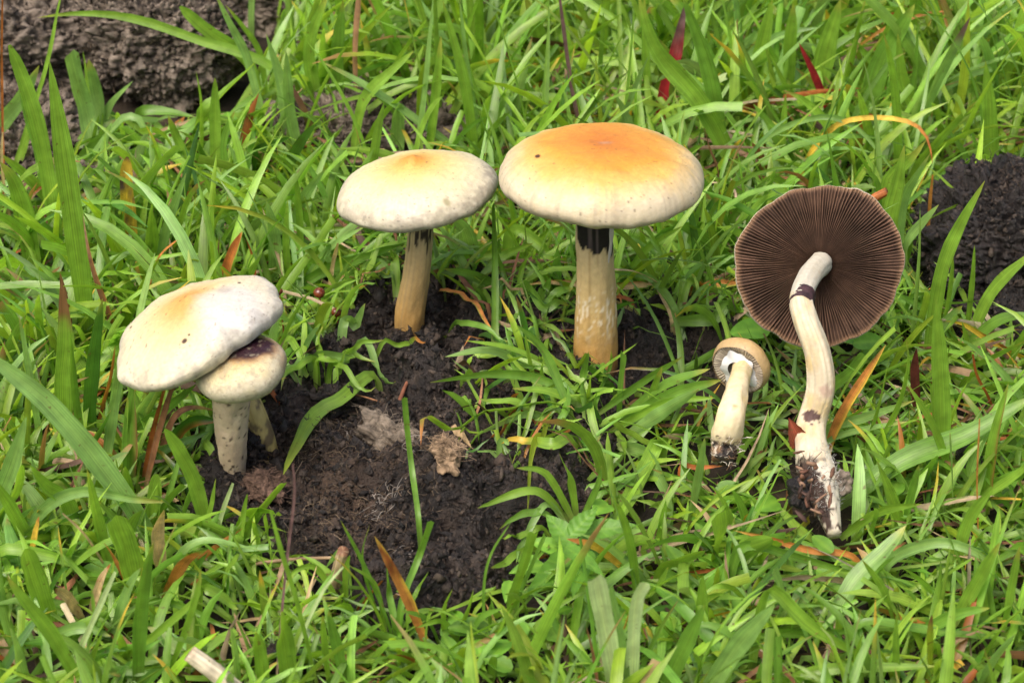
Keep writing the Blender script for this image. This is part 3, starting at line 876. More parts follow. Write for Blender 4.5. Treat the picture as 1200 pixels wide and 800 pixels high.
def chips(parent, centre_px, n, spread, z, cols, seed, y=None, size=(0.0015, 0.005), name='bark_chip'):
    r = np.random.default_rng(seed)
    for i in range(n):
        px, py = centre_px[0] + r.normal() * spread[0], centre_px[1] + r.normal() * spread[1]
        p = at_z(px, py, z + r.uniform(0, 0.004)) if y is None else at_y(px, py, y - r.uniform(0, 0.003))
        L, W, H = r.uniform(size[0] * 1.3, size[1] * 1.2), r.uniform(size[0] * 0.5, size[1] * 0.36), r.uniform(0.0004, 0.0008)
        M = basis(unit(r.normal(size=3) + [0, -0.7, 0.8]), unit(r.normal(size=3)))
        g = np.array([[x, y2, z2] for x in (-1, -0.3, 0.5, 1) for (y2, z2) in ((-1, -1), (1, -1), (1, 1), (-1, 1))], float)
        taper = np.array([0.5, 1.0, 0.9, 0.4])
        g[:, 1:] *= np.repeat(taper, 4)[:, None]
        g = g * [L / 2, W / 2, H / 2] + r.normal(size=g.shape) * 0.00012
        Fc = grid_faces(4, 4, True)
        Fc = np.vstack([Fc, [[3, 2, 1, 0], [12, 13, 14, 15]]])
        c = np.array(cols[r.integers(0, len(cols))]) * r.uniform(0.7, 1.3)
        build(name, g @ M.T + p, Fc, M_FIBRE, parent, np.tile(c, (16, 1)), shade=False)
CH = [(0.14, 0.07, 0.042), (0.09, 0.042, 0.026), (0.045, 0.025, 0.018), (0.20, 0.12, 0.075)]
chips(t5, (946, 568), 26, (11, 15), 0.026, CH, 5)
c_ = at_z(940, 578, 0.016)
V, Fc, C = lump(c_, (0.0055, 0.0055, 0.006), 71, black_dung, 0.4, 60)
build('soil_clot', V, Fc, M_DUNG, t5, C)
c_ = at_z(985, 568, 0.016)
V, Fc, C = lump(c_, (0.0042, 0.004, 0.0055), 72, brown_dung, 0.4, 40)
build('soil_clot', V, Fc, M_DRYDUNG, t5, C)
soil5 = V5[(V5[:, 2] < 0.03)]
spx, spy = project(soil5)
dm = (np.hypot((spx - 944), (spy - 580) / 1.4) < 30)
add_fibres(t5, soil5[dm], 260, DARKS, seed=61, lmin=0.002, lmax=0.006, up=1)
hm = (np.hypot((spx - 970), (spy - 560) / 1.5) < 26)
add_fibres(t5, soil5[hm], 500, [(0.5, 0.5, 0.45), (0.42, 0.42, 0.37)], seed=62, lmin=0.001, lmax=0.0028, rad=0.00006, up=1)

# --- 6. small picked mushroom with white veil
cc = at_y(869, 428, 0.645)
R6 = px_R(36, cc)
gn6 = unit(np.array([-0.48, -0.82, -0.12]))
M6 = basis(-gn6 + np.array([0.0, 0, 0]), (1, 0, 0))
def col6(r, th, b, D):
    n = fbm(D + 3, 4, 3, 286)
    c = ramp([(0, (0.66, 0.34, 0.08)), (0.7, (0.72, 0.44, 0.14)), (1, (0.74, 0.52, 0.24))], r + 0.15 * n)
    return mix(c, (0.62, 0.46, 0.26), 0.6 * b)
B6 = [at_z(846, 540, 0.014), at_z(850, 518, 0.018), at_y(857, 485, 0.607), at_y(864, 455, 0.622), at_y(870, 434, 0.640), cc - gn6 * 0.002]
K6 = F / 0.715
def col6_stem(t, th, V):
    px, py = project(V)
    n = fbm(V, 200, 4, 296); f = fbm(V, 600, 3, 297)
    c = mix((0.70, 0.58, 0.32), (0.74, 0.65, 0.44), smooth(-0.3, 0.4, n))
    c = mix(c, (0.42, 0.24, 0.09), 0.7 * smooth(4, 2, np.hypot(px - 861, (py - 476) * 1.3)))
    dirt = smooth(514, 524, py + 12 * f + 6 * n)
    d = mix((0.20, 0.11, 0.05), (0.55, 0.50, 0.42), smooth(-0.15, 0.3, f))
    d = mix(d, (0.03, 0.025, 0.022), smooth(0.1, 0.35, n + 0.3 * f))
    return mix(c, d, dirt)
t6 = thing('mushroom', B6[0], 'small picked mushroom with torn white veil and earthy root end', 'mushroom', 'mushrooms at the dung pat')
V, Fc, C = stem_mesh(B6, [12 / K6, 19 / K6, 15 / K6, 13 / K6, 12.5 / K6, 13 / K6], col6_stem, 306, n=90, seg=48, wob=0.12)
build('stem', V, Fc, M_STEM, t6, C)
add_fibres(t6, V[project(V)[1] > 512], 160, [(0.6, 0.55, 0.45), (0.15, 0.09, 0.05), (0.05, 0.035, 0.03)], seed=66, lmin=0.001, lmax=0.004, rad=0.00013, up=1)
V, Fc, C = cap_top(R6, R6 * 0.62, R6 * 0.30, 2.4, 0, col6, 306, 0.05, nth=120, nr=60, curl=0.90)
cap6 = build('cap', place(V, M6, cc), Fc, M_CAP, t6, C * CAPK)
V, Fc, C = gill_mesh(R6, -R6 * 0.22, R6 * 0.05, 0.003, 58, (0.38, 0.33, 0.25), (0.27, 0.22, 0.16), 336, deep=0.08, per=8, nr=20, rout=0.90)
build('gills', place(V, M6, cc), Fc, M_GILL, cap6, C)
# veil: a torn skirt round the top of the stem
th = np.linspace(0, 2 * math.pi, 60, endpoint=False)[None]
s = np.linspace(0, 1, 10)[:, None]
ed = 1 + 0.28 * vnoise(np.stack([np.cos(th) * 2, np.sin(th) * 2, 0 * th], -1), 1, 9)
rv = 14 / K6 * 0.9 + s * (R6 * 0.66 * ed - 14 / K6 * 0.9)
zv = -R6 * 0.34 + s * R6 * 0.12 + 0.05 * R6 * np.cos(th * 5) * s
V = np.stack(np.broadcast_arrays(rv * np.cos(th), rv * np.sin(th), zv), -1).reshape(-1, 3)
build('veil', place(V, M6, cc), grid_faces(10, 60, True), M_STEM, t6, np.tile((0.60, 0.595, 0.58), (len(V), 1)))

# ------------------------------------------------------------------ plants
G1, G2, G3, G4 = (0.200, 0.358, 0.040), (0.138, 0.280, 0.035), (0.205, 0.360, 0.090), (0.065, 0.170, 0.022)
YG, PALE = (0.300, 0.400, 0.035), (0.480, 0.600, 0.290)
OR, YE, BR, RU, ST, RD, MA, PU = (0.44, 0.18, 0.045), (0.60, 0.40, 0.05), (0.20, 0.095, 0.045), (0.36, 0.115, 0.03), (0.52, 0.38, 0.20), (0.26, 0.016, 0.022), (0.12, 0.030, 0.025), (0.15, 0.085, 0.085)
PROF = {
    'blade': [(0, 0.62), (0.15, 0.85), (0.4, 1.0), (0.65, 0.92), (0.85, 0.6), (0.95, 0.28), (1, 0.03)],
    'blunt': [(0, 0.7), (0.3, 0.95), (0.6, 1.0), (0.85, 0.9), (0.95, 0.62), (1, 0.18)],
    'cut': [(0, 0.8), (0.3, 1.0), (1, 0.95)],
    'culm': [(0, 1.0), (0.8, 0.9), (1, 0.5)],
}

def px_path(pts, row=None, dy=0.0):
    """pixels, foot first -> points in the upright plane over the foot, kept above the surface"""
    f = at_z(pts[0][0], row if row is not None else pts[0][1], 0.002)
    y0 = f[1]
    L = np.concatenate([[0], np.cumsum([math.hypot(b[0] - a[0], b[1] - a[1]) for a, b in zip(pts, pts[1:])])])
    out = []
    for (x, y), l in zip(pts, L):
        p = at_y(x, y, y0 + dy * l / L[-1])
        zmin = float(surf_h(p[0], p[1])) + 0.0055
        if p[2] < zmin:
            p = at_z(x, y, zmin)
        out.append(p)
    if out[0][2] > float(surf_h(out[0][0], out[0][1])) + 0.010:
        d = out[0] - out[1]
        g = out[0] + np.array([d[0] * 0.25, 0.0, 0])
        g[2] = float(surf_h(g[0], g[1])) - 0.002
        out.insert(0, g)
    else:
        out[0] = out[0] - np.array([0, 0, 0.004])
    return np.array(out)

def blade_geo(P3, w, col, prof='blade', tip=None, tipf=0.25, edge=None, seed=0, fold=0.16, face=0.55, n=18, spots=None):
    r = np.random.default_rng(seed)
    P = spline(P3, n)
    k = np.arange(n) >= 3
    P[k, 2] = np.maximum(P[k, 2], np.maximum(surf_h(P[k, 0], P[k, 1]), surf_h(P[k, 0], P[k, 1] - 0.004)) + 0.0078)
    P[1:-1, 2] = 0.25 * P[:-2, 2] + 0.5 * P[1:-1, 2] + 0.25 * P[2:, 2]
    T = unit(np.gradient(P, axis=0))
    tocam = unit(CAMP - P.mean(0))
    fc = unit(tocam + r.normal(size=3) * face)
    W = unit(np.cross(T, fc))
    tw = r.uniform(-0.5, 0.5)
    Nn = np.cross(W, T)
    ang = np.linspace(-tw, tw, n)[:, None]
    W = W * np.cos(ang) + Nn * np.sin(ang)
    Nn = np.cross(W, T)
    t = np.linspace(0, 1, n)
    pr = PROF[prof]
    ws = w * np.interp(t, [q[0] for q in pr], [q[1] for q in pr]) * (1 + 0.05 * np.sin(t * 17 + seed))
    off = np.array([-0.5, -0.27, 0, 0.27, 0.5])
    dp = np.array([0, -0.5, -1.0, -0.5, 0]) * fold
    V = P[:, None] + W[:, None] * (ws[:, None] * off)[..., None] + Nn[:, None] * (ws[:, None] * dp)[..., None]
    if prof == 'cut':
        V[-1] += T[-1] * (r.normal(size=5) * 0.12 * w)[:, None]
    nn = fbm(V * [1, 1, 1] + seed, 160, 3, seed)
    c = np.array(col) * (1 + 0.22 * nn)[..., None]
    c = mix(c, np.array(col) * [1.35, 1.2, 1.1], (0.35 * np.array([0, 0, 1, 0, 0]))[None] * np.ones((n, 1)))
    base_pale = smooth(0.16, 0.0, t)[:, None] * np.ones((1, 5))
    if tip is None and prof == 'blade':
        c = mix(c, (0.42, 0.34, 0.07), 0.55 * smooth(0.9, 1.0, t + 0.05 * r.normal())[:, None] * np.ones((1, 5)))
    c = mix(c, (0.30, 0.33, 0.12), 0.55 * base_pale)
    if tip is not None:
        c = mix(c, np.array(tip) * (1 + 0.25 * nn)[..., None], smooth(1 - tipf - 0.12, 1 - tipf + 0.10, t[:, None] + 0.12 * nn))
    if edge is not None:
        c = mix(c, edge, smooth(0.1, 0.5, off)[None] * smooth(0.0, 0.2, t)[:, None])
    if spots is not None:
        c = mix(c, spots, smooth(0.05, 0.28, fbm(V + seed, 190, 3, seed + 4)))
    uv = np.stack(np.broadcast_arrays((off + 0.5)[None], t[:, None]), -1).reshape(-1, 2)
    return V.reshape(-1, 3), grid_faces(n, 5), np.clip(c, 0, 1).reshape(-1, 3), uv

_seed = [1000]
HERO = np.zeros((800, 1200))
def blade(parent, pts, wpx, col=G1, prof='blade', row=None, dy=None, name='blade', mat=None, **kw):
    _seed[0] += 1
    P3 = px_path(pts, row, -0.012 if dy is None else dy)
    dep = np.mean([depth_of(p) for p in P3])
    V, Fc, C, uv = blade_geo(P3, wpx * dep / F * 1.06, col, prof, seed=_seed[0], **kw)
    Q = spline(P3, 60)[16:]
    qx, qy = project(Q)
    hr = max(2, int(wpx * 0.42))
    for x_, y_, p_ in zip(qx.astype(int), qy.astype(int), Q):
        x0, x1, y0, y1 = max(0, x_ - hr), min(1200, x_ + hr), max(0, y_ - hr), min(800, y_ + hr)
        if x1 > x0 and y1 > y0:
            HERO[y0:y1, x0:x1] = np.maximum(HERO[y0:y1, x0:x1], p_[1])
    if mat is None:
        mat = M_DRY if (col in (OR, YE, BR, RU, ST, RD, MA, PU)) else M_GRASS
    return build(name, V, Fc, mat, parent, C, uv)

def tuft(foot, label, blades, cat='grass tuft', name='grass_tuft'):
    p = at_z(foot[0], foot[1], 0)
    t = thing(name, p, label, cat, 'grass tufts')
    for b in blades:
        b = list(b)
        kw = b.pop() if isinstance(b[-1], dict) else {}
        blade(t, *b, **kw)
    return t

def single(pts, wpx, col, label, name='withered_shoot', cat='dead grass', **kw):
    p = at_z(pts[0][0], kw.get('row') or pts[0][1], 0)
    t = thing(name, p, label, cat, 'stray blades and stalks')
    blade(t, pts, wpx, col, **kw)
    return t

D = dict
# -- beyond and beside the brown mound
tuft((95, 400), 'tallest broad upright grass blades left of the tilted pale cap', [
    ([(104, 405), (95, 320), (82, 230), (70, 150), (58, 72)], 25, G1, 'blade', D(face=0.15, dy=-0.02)),
    ([(70, 300), (55, 200), (42, 140), (28, 95), (11, 53)], 18, G1, 'blunt', D(face=0.2)),
    ([(55, 245), (45, 180), (30, 130), (22, 90)], 12, G2),
    ([(40, 320), (28, 250), (15, 210), (0, 190)], 22, G1),
    ([(75, 260), (58, 235), (30, 205), (0, 180)], 16, G1)])
tuft((12, 210), 'pale grass blades leaning over the edge of the brown mound', [
    ([(-20, 190), (0, 148), (22, 120), (46, 77)], 18, G3),
    ([(18, 195), (30, 165), (41, 134)], 9, G1),
    ([(10, 205), (35, 140), (55, 75), (66, 20), (72, -10)], 6, G1, 'culm')])
tuft((108, 170), 'short fan of pale broad blades standing before the brown mound', [
    ([(108, 172), (101, 130), (92, 100), (84, 66)], 19, G3, 'cut', D(face=0.2)),
    ([(108, 165), (103, 110), (97, 61)], 12, G1, 'blunt'),
    ([(120, 160), (113, 115), (104, 70)], 18, G3),
    ([(110, 160), (128, 125), (156, 95)], 10, G3),
    ([(88, 185), (112, 168), (141, 143)], 12, G2, 'blunt')])
tuft((330, 150), 'grass tuft whose long blade arches across the brown mound', [
    ([(335, 92), (290, 64), (240, 50), (180, 28), (130, 17), (80, 16), (44, 21)], 11, G1, 'blade', D(row=150, dy=0.0, face=0.25)),
    ([(292, 75), (245, 38), (211, 8)], 16, G1, 'blunt', D(row=140)),
    ([(312, 150), (290, 70), (268, 25), (252, -8)], 14, G3, 'blade', D(row=155)),
    ([(305, 65), (282, 28), (264, 6)], 7, G1, 'blade', D(row=140)),
    ([(215, 175), (250, 120), (300, 72)], 22, G1, 'blade', D(row=190)),
    ([(340, 170), (330, 100), (312, 40)], 16, G3, 'blade', D(row=170)),
    ([(355, 190), (340, 130), (335, 60)], 14, G3)])
tuft((245, 200), 'mixed grass tuft growing before the dark hollow in the mound', [
    ([(235, 185), (236, 125), (230, 84)], 10, G1, 'blade', D(row=200)),
    ([(252, 205), (252, 145), (252, 91)], 13, G1),
    ([(162, 133), (192, 130), (228, 137)], 12, G2, 'blade', D(row=165, dy=0)),
    ([(232, 210), (210, 168), (197, 136)], 11, G1),
    ([(245, 172), (275, 168), (305, 172)], 14, G3, 'blunt', D(row=200, dy=0)),
    ([(270, 220), (262, 170), (275, 130)], 12, G2),
    ([(258, 160), (285, 140), (325, 120)], 14, G2, 'blade', D(row=200)),
    ([(290, 215), (300, 180), (340, 160)], 12, G4, 'blade', D(row=220))])
tuft((95, 200), 'folded pale blade curling over in front of the mound', [
    ([(90, 198), (120, 165), (146, 136), (162, 138), (171, 160), (170, 182), (160, 200)], 9, G3, 'blade', D(row=205, dy=-0.01))])
tuft((180, 320), 'bright upright grass blades behind the tilted pale cap', [
    ([(127, 315), (129, 270), (128, 224)], 14, G1, 'blunt'),
    ([(134, 312), (142, 275), (146, 243)], 7, G1),
    ([(158, 265), (172, 230), (186, 198)], 13, G1),
    ([(182, 322), (196, 265), (218, 203)], 11, G3),
    ([(205, 330), (220, 275), (230, 228)], 11, G1),
    ([(238, 330), (246, 285), (249, 239)], 14, G1, 'blunt'),
    ([(222, 330), (230, 300), (240, 258)], 12, G1),
    ([(186, 320), (182, 285), (177, 245)], 11, G1),
    ([(282, 278), (262, 250), (240, 210), (228, 192)], 8, G1, 'blade', D(row=300)),
    ([(130, 345), (150, 312), (166, 292)], 11, G2, 'blade', D(spots=(0.10, 0.09, 0.05))),
    ([(200, 270), (240, 262), (282, 255)], 9, G2, 'blade', D(row=300, dy=0)),
    ([(118, 345), (124, 300), (127, 285)], 9, G4)])
single([(156, 300), (153, 262), (148, 220), (149, 184)], 15, YE, 'yellow withered blade with purple blotches standing near the mound', prof='blunt', spots=(0.12, 0.07, 0.07), face=0.1)
single([(140, 402), (128, 370), (112, 325), (103, 290), (97, 250)], 9, BR, 'long brown curled dead blade beside the tilted pale cap', tip=(0.34, 0.2, 0.12), edge=OR, row=412)
single([(80, 380), (76, 350), (70, 318)], 9, BR, 'short brown dead tip before the tallest grass blades', row=410)
single([(256, 332), (270, 300), (284, 271)], 12, RU, 'rust coloured dead blade rising behind the tilted pale cap', edge=(0.45, 0.22, 0.05), row=345)
single([(299, 332), (297, 302), (288, 276)], 7, RU, 'narrow rust blade bent beside its broader rust neighbour', row=345)
single([(168, 345), (180, 316), (190, 296), (208, 281)], 3.4, OR, 'thin orange stalk behind the tilted pale cap', 'dry_stalk', 'dry stalk', prof='culm', row=360)
single([(4, 250), (3, 150), (2, 60), (3, -10)], 3, RU, 'thin reddish stalk standing at the picture edge by the mound', 'dry_stalk', 'dry stalk', prof='culm', row=250)
single([(14, 265), (6, 225), (2, 190), (3, 155)], 3.4, ST, 'thin white straw curving near the brown mound', 'dry_stalk', 'dry stalk', prof='culm', row=270)

# -- left middle
tuft((150, 600), 'long pale green blade lying diagonally at the lower left', [
    ([(162, 605), (100, 522), (50, 467), (0, 427), (-30, 405)], 27, G3, 'blade', D(row=640, dy=0.0, face=0.15)),
    ([(120, 560), (70, 505), (25, 455), (-10, 440)], 14, G1, 'blade', D(row=610, dy=0))])
tuft((80, 515), 'yellow green blades with brown tips behind the long pale blade', [
    ([(78, 520), (74, 450), (77, 400), (72, 328)], 20, G1, 'blade', D(tip=BR, tipf=0.22, face=0.2, row=530)),
    ([(97, 525), (88, 460), (82, 385)], 11, G2, 'blade', D(row=530)),
    ([(48, 520), (40, 470), (28, 400), (22, 370)], 8, G3, 'blade', D(row=530)),
    ([(105, 485), (108, 440), (112, 400), (120, 350)], 17, G4, 'blade', D(row=520)),
    ([(60, 500), (48, 450), (42, 420)], 9, YG, 'blade', D(row=520, tip=PU))])
tuft((140, 565), 'upright blades standing under the rim of the tilted pale cap', [
    ([(121, 545), (133, 480), (144, 412)], 12, G3, 'cut'),
    ([(150, 565), (153, 490), (157, 430)], 19, G2, 'blunt', D(edge=(0.25, 0.12, 0.05))),
    ([(140, 560), (146, 510), (150, 465)], 10, G1),
    ([(160, 492), (175, 465), (190, 442)], 12, G3, 'blade', D(row=530)),
    ([(158, 508), (190, 482), (230, 450)], 14, G2, 'blade', D(row=530)),
    ([(98, 525), (120, 500), (130, 480)], 12, G4, 'blade', D(row=545))])
tuft((190, 545), 'dark arching leaf with orange edge left of the young mushroom stem', [
    ([(190, 540), (208, 508), (232, 492), (256, 495)], 17, G4, 'blade', D(edge=OR, dy=0.0)),
    ([(165, 560), (190, 530), (230, 512), (245, 505)], 10, G4, 'blade', D(dy=0))])
single([(180, 545), (202, 492), (225, 477), (253, 481)], 8, BR, 'brown arching dead leaf left of the young mushroom stem', dy=0.0)
for k, (pp, w, lab) in enumerate((([(168, 565), (185, 510), (200, 460), (215, 430)], 9, 'dark brown dead blade leaning up under the tilted pale cap'), ([(165, 560), (178, 510), (190, 465), (196, 440)], 7, 'reddish dead blade close under the tilted pale cap'), ([(110, 500), (122, 470), (130, 440), (135, 405)], 6, 'ochre dead blade hanging down from the long brown curl'))):
    single(pp, w, (BR, RU, OR)[k], lab)
tuft((240, 610), 'bright stubby blades in front of the young mushroom', [
    ([(245, 625), (228, 565), (208, 525), (193, 503)], 18, G1, 'blunt', D(face=0.2)),
    ([(174, 615), (181, 580), (185, 556)], 18, G1, 'blunt', D(face=0.2)),
    ([(235, 625), (248, 590), (253, 560)], 9, G1),
    ([(250, 632), (260, 602), (273, 566)], 5.5, PALE, 'culm'),
    ([(280, 640), (285, 605), (290, 578)], 6, G1),
    ([(273, 640), (298, 608), (330, 568)], 14, G1, 'cut'),
    ([(305, 650), (300, 625), (296, 610)], 7, G1),
    ([(318, 650), (314, 625), (310, 605)], 9, G1, 'cut')])
tuft((40, 610), 'tangled bright blades below the long pale blade', [
    ([(-5, 600), (15, 540), (31, 488)], 20, G3, 'blade', D(row=640)),
    ([(42, 640), (10, 590), (-10, 560)], 16, G1, 'blade', D(row=650)),
    ([(0, 610), (20, 575), (25, 545)], 18, G1, 'blunt', D(row=640)),
    ([(40, 612), (70, 583), (105, 575), (155, 585), (195, 588)], 14, G3, 'blade', D(row=650, dy=0)),
    ([(130, 665), (116, 612), (102, 550)], 15, G1, 'blade', D(row=665)),
    ([(162, 690), (150, 645), (136, 608)], 26, G1, 'cut', D(face=0.2)),
    ([(80, 590), (55, 570), (35, 545)], 18, G1, 'blade', D(row=640)),
    ([(0, 645), (40, 648), (80, 658), (120, 682)], 14, G1, 'blade', D(dy=0, row=690))])
tuft((60, 735), 'broad glossy blades in the lower left corner', [
    ([(62, 735), (46, 690), (30, 643)], 24, G1, 'blunt', D(face=0.2)),
    ([(98, 800), (62, 745), (28, 702), (8, 675)], 17, G1, 'blade', D(row=800)),
    ([(30, 800), (20, 760), (12, 735)], 20, G3),
    ([(160, 795), (165, 725), (173, 662), (180, 635)], 17, G2, 'blade', D(face=0.2)),
    ([(112, 745), (110, 715), (108, 690)], 11, G1),
    ([(80, 775), (110, 725), (135, 670)], 7, PALE, 'culm'),
    ([(40, 745), (90, 735), (130, 745)], 14, G3, 'blade', D(row=760, dy=0)),
    ([(130, 770), (180, 745), (230, 700), (232, 680)], 9, G1),
    ([(95, 795), (140, 785), (180, 795)], 12, G3, 'blade', D(row=800, dy=0)),
    ([(130, 735), (150, 690), (165, 665)], 13, G3)])
tuft((200, 720), 'grass blades around the cut pale straw at the lower left', [
    ([(235, 690), (262, 700), (280, 720)], 14, G1, 'blade', D(row=730, dy=0)),
    ([(210, 652), (238, 632), (285, 640), (308, 646)], 10, G3, 'blade', D(row=690, dy=0)),
    ([(222, 765), (190, 745), (172, 734)], 15, PALE, 'blade', D(row=775, dy=0)),
    ([(175, 705), (225, 715), (275, 745)], 9, G2, 'blade', D(row=740, dy=0)),
    ([(230, 760), (228, 730), (225, 710)], 11, G1),
    ([(255, 700), (265, 670), (280, 650)], 15, G1, 'blunt'),
    ([(190, 790), (215, 745), (232, 690), (235, 665)], 8, G1),
    ([(280, 800), (275, 760), (270, 735)], 14, G3)])
single([(188, 660), (185, 625), (192, 597)], 16, ST, 'tan papery dead blade upright at the lower left', row=680, prof='blade', face=0.2)
single([(152, 682), (135, 655), (121, 635)], 11, OR, 'orange and yellow pointed dead blade at the lower left', edge=YE, row=690)
single([(192, 690), (215, 660), (242, 643)], 15, OR, 'orange patch on a short blade near the tan papery blade', row=705, tip=G1, tipf=0.12)
single([(32, 645), (42, 622), (46, 605)], 12, YE, 'short yellow dead tip among bright blades at the picture edge', row=660, tip=OR)
single([(127, 660), (100, 627), (73, 601)], 3, ST, 'thin straw lying across blades below the long pale blade', 'dry_stalk', 'dry stalk', prof='culm', row=680)
single([(95, 715), (80, 700), (65, 690)], 12, ST, 'pale spotted dead leaf tip in the lower left grass', row=725, spots=BR, prof='blunt')
single([(105, 705), (118, 680), (130, 660)], 10, ST, 'reddish speckled dead blade in the lower left grass', row=715, spots=RU)
# -- below the pat
tuft((452, 735), 'small grass tuft at the near edge of the dung pat', [
    ([(452, 730), (440, 685), (409, 662)], 8, G1),
    ([(455, 730), (428, 665), (399, 609)], 6, G2),
    ([(448, 725), (425, 660), (433, 614)], 6, G2),
    ([(462, 725), (456, 695), (453, 660)], 9, G2),
    ([(470, 710), (490, 655), (505, 611)], 8, G2, 'cut'),
    ([(478, 720), (490, 690), (502, 670)], 6, G1),
    ([(405, 700), (405, 670), (410, 650)], 7, G1),
    ([(400, 700), (370, 665), (345, 670), (335, 690)], 8, G1, 'blade', D(dy=-0.01)),
    ([(460, 735), (490, 718), (512, 714)], 10, G1, 'blade', D(dy=0))])
single([(505, 757), (480, 707), (460, 667), (439, 628)], 12, OR, 'bright orange dead blade leaning over the near edge of the dung pat', edge=YE, spots=(0.22, 0.06, 0.02), face=0.15)
tuft((330, 790), 'thin crossing stalks at the lower edge of the photo below the pat', [
    ([(372, 795), (348, 705), (331, 650), (317, 598)], 6, G1, 'culm', D(row=800)),
    ([(338, 772), (360, 730), (380, 690), (402, 664)], 5, PALE, 'culm', D(row=790)),
    ([(300, 700), (345, 702), (400, 700)], 9, G1, 'blade', D(row=720, dy=0)),
    ([(340, 800), (335, 760), (330, 715)], 22, G1),
    ([(405, 790), (392, 745), (385, 715)], 14, G2),
    ([(385, 790), (380, 750), (378, 720)], 9, G1),
    ([(405, 765), (425, 745), (448, 730)], 12, G2, 'blade', D(row=775)),
    ([(310, 800), (305, 765), (300, 740)], 16, G1)])
single([(322, 800), (330, 720), (338, 640), (345, 580), (343, 543)], 4, PU, 'thin purplish dead stalk rising in front of the dung pat', 'dry_stalk', 'dry stalk', prof='culm', row=790)
single([(414, 712), (432, 698), (448, 680)], 4, RU, 'short reddish twig by the small tuft at the pat', 'dry_stalk', 'dry stalk', prof='culm')
tuft((570, 770), 'broken stalk and thin arching blade at the near right edge of the pat', [
    ([(568, 735), (567, 690), (575, 650), (599, 611)], 7, G2, 'blade', D(row=740)),
    ([(575, 735), (574, 715), (578, 705)], 4, G2),
    ([(505, 715), (545, 730), (602, 764)], 7, G1, 'culm', D(row=770, dy=0)),
    ([(566, 772), (582, 745), (597, 712)], 12, G1, 'cut', D(row=775)),
    ([(600, 702), (614, 660), (625, 622)], 12, G1, 'cut', D(row=720)),
    ([(608, 700), (624, 660), (638, 628)], 9, G2, 'cut', D(row=720)),
    ([(598, 712), (635, 688), (665, 692), (690, 708)], 12, G1, 'blade', D(row=735, dy=0))])
tuft((730, 810), 'whitish broken blades standing upright at the bottom edge', [
    ([(726, 815), (712, 745), (699, 679)], 22, PALE, 'cut', D(face=0.1)),
    ([(738, 812), (728, 745), (716, 690)], 10, G3, 'cut'),
    ([(740, 812), (743, 740), (748, 700), (757, 684)], 15, PALE, 'cut', D(face=0.15)),
    ([(770, 815), (800, 762), (826, 708)], 20, G2, 'blade', D(face=0.2)),
    ([(822, 812), (862, 760), (908, 708)], 23, G3, 'blade', D(face=0.2)),
    ([(815, 805), (820, 780), (812, 765)], 11, G1)])
single([(702, 802), (696, 770), (687, 733)], 9, BR, 'brown dead blade beside the whitish broken blades', row=805)
single([(742, 663), (700, 641), (664, 631)], 10, YE, 'yellow dead blade lying behind the toothed leaves', row=675, tip=OR)
tuft((850, 700), 'low spreading blades between the broken blades and the stem of the upturned mushroom', [
    ([(775, 668), (798, 657), (826, 645)], 15, G1, 'blunt', D(row=690)),
    ([(750, 700), (775, 680), (783, 664)], 9, G1),
    ([(895, 720), (860, 690), (835, 688), (825, 700)], 9, G1),
    ([(905, 738), (917, 700), (908, 667)], 12, G3, 'cut'),
    ([(838, 650), (845, 625), (843, 605)], 24, G1, 'cut', D(row=670)),
    ([(862, 655), (880, 640), (905, 630)], 22, G1, 'blunt', D(row=675)),
    ([(870, 640), (930, 652), (1005, 672)], 12, G2, 'blade', D(row=690, dy=0)),
    ([(900, 690), (950, 735), (1038, 782)], 16, G1, 'blade', D(row=790, dy=0)),
    ([(895, 745), (960, 742), (1010, 738)], 14, G2, 'blade', D(row=765, dy=0)),
    ([(800, 720), (830, 700), (850, 695)], 7, G1)])
